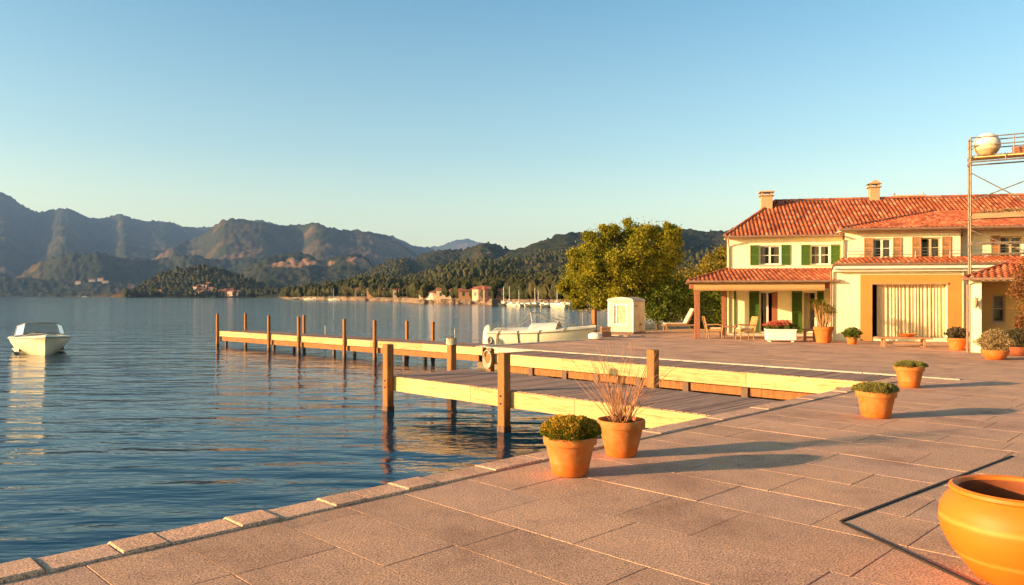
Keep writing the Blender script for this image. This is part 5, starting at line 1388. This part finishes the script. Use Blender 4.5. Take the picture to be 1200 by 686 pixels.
shrub_px('olive_tree', 870, 62, [(860,310,16,0),(875,318,18,0),(866,330,18,0),(885,330,18,1)], 'leaf_olive', 'tree standing hidden behind the villa roof corner', 700, seed=8)
shrub_px('shrub', 800, 62, [(770,352,15,0),(790,345,16,0),(812,348,16,0),(756,360,12,0)], 'leaf_olive', 'paler bushes behind the wide green shrub', 800, seed=9)
# russet tree at the right edge, in front of the porch
RX, RY = (1226 - 600) / F * 23.5, 23.5
tree('russet_tree', RX, RY, [(0, 0, -0.05), (0.05, 0, 0.7), (-0.05, 0, 1.3), (0, 0, 1.9)], 0.08, clump_px([(1200,322,13,0),(1215,312,16,0),(1194,340,11,0),(1210,345,17,0),(1228,330,20,0),(1236,356,20,.3),(1206,366,12,-.2),(1222,300,13,.2),(1240,305,16,0),(1198,378,9,0)], RY, RX, RY / F), 750, 0.035, 'leaf_red', 'small russet-leaved tree reaching in from the right edge before the porch', seed=12)
# ================================================================== boats
def hull(root, L, B, H, keel, mat='gel', n=22):
    """lofted runabout hull: x forward, z up from the waterline; returns the sheer heights"""
    st = []
    for i in range(n + 1):
        s = i / n; x = -L / 2 + L * s
        hb = B / 2 * (1 - max(0, (s - 0.42) / 0.58) ** 2.3) * (0.93 + 0.07 * min(1, s * 4)); hb = max(hb, 0.012)
        sh = H * (0.86 + 0.20 * s ** 2); ch = H * (0.22 + 0.34 * max(0, (s - 0.5) * 2) ** 2); chb = hb * (0.86 - 0.25 * s)
        kz = -keel * (1 - max(0, (s - 0.7) / 0.3) ** 2 * 1.3) + (0.25 * H if s > 0.98 else 0)
        xx = x + (L * 0.05 * max(0, s - 0.8) * 5)
        st.append([(x, 0, kz), (x, chb * 0.55, kz * 0.5 + ch * 0.3), (x, chb, ch), (x + L*.01*s, hb * 0.94, (ch + sh) * 0.52), (xx, hb, sh - 0.09 * H), (xx, hb * 1.025, sh - 0.085 * H), (xx, hb * 1.02, sh), (xx, hb * 0.93, sh + 0.01)])
    m = MB(); idx = []
    for r in st: idx.append([[m.pt(p) for p in r], [m.pt((p[0], -p[1], p[2])) for p in r]])
    for a, b in zip(idx, idx[1:]):
        for k in range(len(st[0]) - 1):
            m.face((a[0][k], a[0][k+1], b[0][k+1], b[0][k]), True); m.face((a[1][k+1], a[1][k], b[1][k], b[1][k+1]), True)
    m.face([q for q in idx[0][0]] + [q for q in idx[0][1][::-1]])
    m.face([q for q in idx[-1][0]][::-1] + [q for q in idx[-1][1]])
    h = m.build('hull', M[mat], root)
    rb = MB()
    for sg in (1, -1): rb.tube([(r[5][0], sg * (r[5][1] + 0.012), r[5][2] + 0.03) for r in st], 0.022, 6)
    rb.build('rubbing_strake', M['gelshade'], h)
    return st, h
def deck_cover(root, st, s0, s1, H, name='foredeck', crown=0.06, mat='gel'):
    n = len(st) - 1; m = MB(); rows = []
    for i in range(int(s0 * n), int(s1 * n) + 1):
        hb = st[i][7][1]; z = st[i][7][2]; x = st[i][7][0]
        rows.append([m.pt((x, hb * k / 5, z + crown * (1 - (k / 5) ** 2))) for k in range(-5, 6)])
    for a, b in zip(rows, rows[1:]):
        for k in range(10): m.face((a[k], b[k], b[k+1], a[k+1]), True)
    return m.build(name, M[mat], root)
def runabout(name, loc, rz, L, B, H, label, cat='boat'):
    e = empty(name, loc, rz, label, cat); st, h = hull(e, L, B, H, 0.35)
    n = len(st) - 1
    deck_cover(e, st, 0.56, 1.0, H, crown=0.07)
    # side decks, cockpit floor
    m = MB(); lo = []
    for sg in (1, -1):
        P = [[m.pt((r[7][0], sg * r[7][1], r[7][2])) for r in st[:int(.6 * n) + 1]], [m.pt((r[7][0], sg * (r[7][1] - 0.16), r[7][2] + 0.01)) for r in st[:int(.6 * n) + 1]], [m.pt((r[7][0], sg * (r[7][1] - 0.18), 0.12)) for r in st[:int(.6 * n) + 1]]]
        for a, b in zip(P, P[1:]):
            for i in range(len(a) - 1): m.face((a[i], a[i+1], b[i+1], b[i]) if sg > 0 else (a[i+1], a[i], b[i], b[i+1]), True)
    m.build('side_deck', M['gel'], e)
    m = MB(); m.box((-L / 2 + 0.05, -B / 2 + 0.2, 0.1), (L * 0.1, B / 2 - 0.2, 0.14)); m.build('cockpit_floor', M['seatv'], e)
    for sg in (1, -1):
        s_ = MB(); s_.bbox((-0.25, sg * 0.48 - 0.24, 0.15), (0.25, sg * 0.48 + 0.24, 0.5), 0.04); s_.bbox((-0.36, sg * 0.48 - 0.24, 0.3), (-0.24, sg * 0.48 + 0.24, 0.98), 0.04); s_.build('seat', M['seatv'], e)
    s_ = MB(); s_.bbox((-L / 2 + 0.15, -B / 2 + 0.32, 0.15), (-L / 2 + 0.65, B / 2 - 0.32, 0.62), 0.05); s_.build('bench_seat', M['seatv'], e)
    return e, st
def windscreen(e, x0, zb, hw, hh, rake=0.3, side=0.85):
    """wrap-round screen: frame tubes and three panes"""
    f = MB(); pn = MB()
    base = [(x0 - side, hw * 1.08, zb - 0.03), (x0, hw * 0.78, zb + 0.03), (x0 + 0.12, 0, zb + 0.07), (x0, -hw * 0.78, zb + 0.03), (x0 - side, -hw * 1.08, zb - 0.03)]
    top = [(x0 - side - 0.15, hw * 0.98, zb + hh * 0.72), (x0 - rake, hw * 0.66, zb + hh), (x0 - rake + 0.06, 0, zb + hh + 0.03), (x0 - rake, -hw * 0.66, zb + hh), (x0 - side - 0.15, -hw * 0.98, zb + hh * 0.72)]
    f.tube(top, 0.022, 8); f.tube(base, 0.016, 8)
    for i in (0, 1, 3, 4): f.tube([base[i], top[i]], 0.02, 8)
    fo = f.build('windscreen', M['metal'], e)
    for i in range(4): pn.poly([base[i], base[i+1], top[i+1], top[i]])
    pn.build('pane', M['boat_glass'], fo); return fo
b1p = Vector(((48.5 - 600) / F * 38.2, 38.2, WATER))
LOS = Vector((b1p.x, b1p.y, 0)).normalized(); pp = Vector((-LOS.y, LOS.x, 0)) * -1
a_ = R(4); hd = (-LOS) * math.cos(a_) + pp * math.sin(a_)
e, st = runabout('motor_boat', b1p - hd * 0.4 , math.atan2(hd.y, hd.x), 5.2, 2.6, 0.88, 'small cream motorboat with a framed windscreen, floating alone on the open lake', 'boat')
windscreen(e, 0.5, 0.92, 1.0, 0.56)
m = MB()
for sg in (1, -1): m.tube([(1.0, sg * 0.75, 0.9), (1.6, sg * 0.55, 1.02), (2.2, sg * 0.2, 1.05), (2.35, 0, 1.05)], 0.014, 6)
m.build('bow_rail', M['metal'], e)
m = MB(); m.bbox((-2.75, -0.2, -0.3), (-2.47, 0.2, 0.95), 0.06); m.build('outboard_motor', M['gelshade'], e)
# moored boat by the terrace
b2a = Vector((-1.12, 38.1, WATER)); b2b = Vector((3.95, 36.75, WATER)); c_ = (b2a + b2b) / 2
hd = (b2b - b2a).normalized()
e, st = runabout('moored_boat', c_, math.atan2(hd.y, hd.x), 4.9, 2.2, 1.30, 'long white motorboat moored along the terrace, ropes round its hull, loose frame on top', 'boat')
# ropes round the hull
n = len(st) - 1
for i, s in enumerate((0.16, 0.36, 0.55, 0.8)):
    r = st[int(s * n)]; r2 = st[min(n, int(s * n) + 1)]; m = MB()
    pts = [(p[0] + 0.22 * (k - 5) / 5 * (1 if i != 1 else 0), -(p[1] + 0.03), p[2] + 0.0) for k, p in enumerate(r[2:8])]
    pts = [(r[2][0] - .1, -r[2][1] * 0.9, -0.1)] + pts + [(r[7][0], 0, r[7][2] + 0.08)]
    m.tube(pts, 0.022, 6); m.build('mooring_rope', M['wetpost'], e)
m = MB()   # collapsed canopy frame
P = lambda x, y, z: (x, y, z)
m.tube([P(-2.2, -0.8, 1.2), P(-1.6, -0.9, 1.25), P(-0.9, -0.8, 1.5), P(-0.35, -0.7, 2.05)], 0.022, 6); m.tube([P(-0.35, -0.7, 2.05), P(0.3, -0.75, 1.8), P(1.0, -0.8, 1.55), P(1.8, -0.7, 1.45)], 0.02, 6)
m.tube([P(-2.6, 0.8, 1.2), P(-1.4, 0.9, 1.3), P(-0.2, 0.7, 2.0), P(0.6, .8, 1.7), P(1.6, 0.8, 1.4)], 0.02, 6); m.tube([P(-0.35, -0.7, 2.05), P(-0.2, 0.7, 2.0)], 0.02, 6)
m.tube([P(-0.35, -0.7, 2.05), P(-0.2, -0.85, 1.3)], 0.016, 6); m.tube([P(0.9, -0.5, 1.95), P(1.9, -0.4, 1.5), P(2.4, 0, 1.36)], 0.014, 6)
m.build('canopy_frame', M['metal'], e)
m = MB(); g = random.Random(3)
for k in range(7):
    x = -2.3 + k * 0.12; m.tube([(x, -0.8, 1.15), (x + g.uniform(-.1, .2), -0.5, 1.4 + g.random() * .25), (x + .15, 0, 1.2)], 0.012, 5)
m.build('tackle', M['metal'], e)
deck_cover(e, st, 0.05, 0.45, 1.2, 'cockpit_cover', 0.16, 'gel'); deck_cover(e, st, 0.42, 0.72, 1.2, 'canvas_cover', 0.34, 'white')
ob = MB(); ob.lathe([(0.08, -0.25), (0.24, 0.0), (0.30, 0.45), (0.28, 0.9), (0.2, 1.2), (0.05, 1.32)], 18, (-2.66, 0, 0.1), True, True); ob.build('outboard_motor', M['gel'], e)
fd = MB()
for k in range(2): 
    fd.tube([(-2.3 + 0.10 * math.cos(a), -0.99, 0.72 + 0.15 * math.sin(a)) for a in [2 * math.pi * i / 16 for i in range(17)]] if k == 0 else [(-2.6, -1.0, 1.0), (-2.55, -0.95, 1.2)], 0.05 if k == 0 else .02, 8)
fd.build('tyre_fender', M['gelshade'], e)
ln = MB(); q0 = c_ + hd * 2.55; q1 = at(696.5, 388, 38.6)
ln.tube([(q0.x, q0.y, 0.45), ((q0.x + q1.x) / 2, (q0.y + q1.y) / 2, 0.32), (q1.x - .05, q1.y, 0.5)], 0.016, 6)
tag(ln.build('mooring_line', M['cord']), 'mooring line from the boat bow to the square wooden post', 'rope')

# ================================================================== boats of the far marina
def far_sail(loc, rz, L, mast, label, group):
    e = empty('sailing_boat', loc, rz, label, 'boat', group); hull(e, L, L * 0.3, L * 0.13, 0.3, n=8)
    c = MB(); c.bbox((-L * 0.2, -L * 0.09, L * 0.12), (L * 0.15, L * 0.09, L * 0.2), 0.05); c.build('cabin', M['white'], e)
    if mast: m = MB(); m.tube([(L * 0.08, 0, L * 0.13), (L * 0.08, 0, mast)], 0.07, 5); m.tube([(L * 0.08, 0, L * .28), (-L * 0.35, 0, L * .28)], 0.06, 5); m.build('mast', M['white'], e)
    return e
g = random.Random(21)
pxs = [592 + i * 4.05 + g.uniform(-1.0, 1.0) for i in range(19)]
src = {}
ordw = ['first', 'second', 'third', 'fourth', 'fifth', 'sixth', 'seventh', 'eighth', 'ninth', 'tenth', 'eleventh', 'twelfth', 'thirteenth', 'fourteenth', 'fifteenth', 'sixteenth', 'seventeenth', 'eighteenth', 'nineteenth', 'twentieth', 'twenty-first', 'twenty-second']
for i, px in enumerate(pxs):
    t = (px - 600) / F; Y = float(shore(t)) * (0.93 - 0.03 * g.random()); mast = g.choice((0, 0, 0, 1)); Lb = g.uniform(4.6, 6.8)
    lab = 'white %s in the far marina, %s from the left' % ('sailing boat' if mast else 'motor boat', ordw[i])
    k = mast
    if k not in src: src[k] = far_sail((t * Y, Y, WATER), g.uniform(-2.2, -0.9), 6.0, 5.5 if mast else 0, lab, 'boats moored in the far marina'); o = src[k]
    else: o = copy_tree(src[k], (t * Y, Y, WATER), g.uniform(-2.2, -0.9), lab)
    o.scale = (Lb / 6.0,) * 3
for i, (px, Y, mast) in enumerate(((345, 590, 0), (362, 545, 0), (368.5, 560, 0), (392, 470, 1), (100, 1500, 0))):
    t = (px - 600) / F
    o = copy_tree(src[1 if mast else 0] if (1 if mast else 0) in src else list(src.values())[0], (t * Y, Y, WATER), g.choice((0.1, 3.0)), ('leftmost of the small white boats off the wooded cape', 'second small white boat off the wooded cape', 'third small white boat off the wooded cape', 'small white sailing boat with a mast off the wooded cape', 'lone distant white boat below the left mountain')[i])
    o['group'] = 'small boats on the open lake'; o.scale = (1.3 if Y < 900 else 2.2,) * 3

# ================================================================== villages
HW = [simple('far_wall_cream', (0.46, 0.34, 0.2), 0.9, 0.1, 0.3), simple('far_wall_ochre', (0.4, 0.21, 0.09), 0.9, 0.1, 0.3), simple('far_wall_pale', (0.5, 0.42, 0.3), 0.9, 0.1, 0.3), simple('far_wall_brown', (0.2, 0.12, 0.08), 0.9, 0.1, 0.3)]
HR = simple('far_roof_tiles', (0.32, 0.10, 0.05), 0.9, 0.25, 0.5)
HD = simple('far_window_dark', (0.05, 0.04, 0.035), 0.5)
hcount = 0
def far_house(X, Y, z, rz, a, b, h, wm, label, group, wins=True, flat=False):
    e = empty('house', (X, Y, z), rz, label, 'house', group)
    m = MB(); m.box((-a / 2, -b / 2, -2), (a / 2, b / 2, h))
    m.build('wall', HW[wm], e)
    r = MB(); o = 0.5; rh = b * 0.26
    i = [r.pt(p) for p in ((-a/2-o,-b/2-o,h+0.01),(a/2+o,-b/2-o,h+0.01),(a/2+o,b/2+o,h+0.01),(-a/2-o,b/2+o,h+0.01),(-a/2+b*0.35*(1 if flat else 0)-o*0,0,h+rh),(a/2-b*0.35*(1 if flat else 0),0,h+rh))]
    for f_ in ((3,2,1,0),(0,1,5,4),(2,3,4,5),(1,2,5),(3,0,4)): r.face([i[k] for k in f_])
    r.build('roof', HR, e)
    if wins:
        w_ = MB(); nf = max(1, int(h / 2.8)); nw = max(2, int(a / 2.6))
        for f_ in range(nf):
            for k in range(nw):
                x = -a / 2 + (k + 0.5) * a / nw; z0 = 0.9 + f_ * 2.8
                w_.box((x - 0.45, -b / 2 - 0.04, z0), (x + 0.45, -b / 2 - 0.003, z0 + 1.3))
        w_.build('window_row', HD, e)
    return e
def tz(px, Y): return float(terrain(np.array([(px - 600) / F]), np.array([Y]))[0])
g = random.Random(44)
# right shore: (column, extra distance beyond the shore, width, height, wall)
vil = [(500,6,7,3.2,0),(508,4,8,3.6,2),(516,10,7,3.8,1),(523,6,8,4.0,0),(530,20,8,5.2,1),(534,8,6,3.6,2),(541,12,8,4.6,0),(547,24,9,5.4,1),(549,7,8,4.4,1),(556,14,9,5.2,1),(561,26,8,5.6,0),(564,8,7,4.6,0),(571,13,9,5.0,3),(578,9,8,4.6,3),(583,20,9,4.8,3),(590,11,7,3.8,3),(622,18,8,3.4,1),(630,14,7,3.2,0),(646,16,8,3.2,0)]
for i, (px, dy, a, h, wm) in enumerate(vil):
    t = (px - 600) / F; Y = float(shore(t)) * 1.02 + dy; 
    far_house(t * Y, Y, tz(px, Y), g.uniform(-0.7, 0.5), a * g.uniform(0.6, 0.9), a * 0.5, min(3.3, h * g.uniform(0.6, 0.85)), wm, ('%s house in the right shore village, %s from the left' % (('cream', 'ochre', 'pale', 'brown')[wm], ordw[i])), 'houses of the village on the right shore')
cape = [(421,14,7,4,0),(429,22,7,4,2),(437,16,8,4.5,1),(443,34,8,4.5,1),(450,20,8,5,0),(456,38,8,5,1),(461,20,8,4.6,1),(467,26,7,4.6,0),(452,60,8,5,1),(462,54,7,5,2)]
for i, (px, dy, a, h, wm) in enumerate(sorted(cape)):
    t = (px - 600) / F; Y = float(shore(t)) * 1.02 + dy
    far_house(t * Y, Y, tz(px, Y), g.uniform(-0.7, 0.5), a * 0.8, a * 0.55, h * 0.8, wm, ('%s red-roofed house on the wooded cape, %s from the left' % (('cream', 'ochre', 'pale', 'brown')[wm], ordw[i])), 'houses on the wooded cape')
hl = []
for k in range(30):
    px = g.uniform(151, 284) if k < 22 else g.uniform(228, 252); hl.append((px, g.uniform(15, 60) if k < 22 else g.uniform(60, 130)))
hl.sort()
for i, (px, dy) in enumerate(hl):
    t = (px - 600) / F; Y = float(shore(t)) * 1.02 + dy; wm = g.choice((0, 0, 1, 2)); a = g.uniform(8, 14); tens = i // 10
    far_house(t * Y, Y, tz(px, Y), g.uniform(-0.5, 0.3), a, a * 0.6, g.uniform(4.5, 7), wm, ('%s house on the low headland shore, %s' % (('cream', 'ochre', 'pale', 'brown')[wm], (ordw[i] + ' from the left') if i < 20 else (ordw[29 - i] + ' from the right'))), 'houses along the low headland', wins=True)
for i, (px, Y) in enumerate(((92, 2780), (108, 2760), (118, 2790), (124, 2740))):
    t = (px - 600) / F; far_house(t * Y, Y, tz(px, Y), 0.1, 20, 12, 9, 2, ordw[i] + ' from the left of four faint pale houses under the far left mountain', 'faint houses on the far left shore')
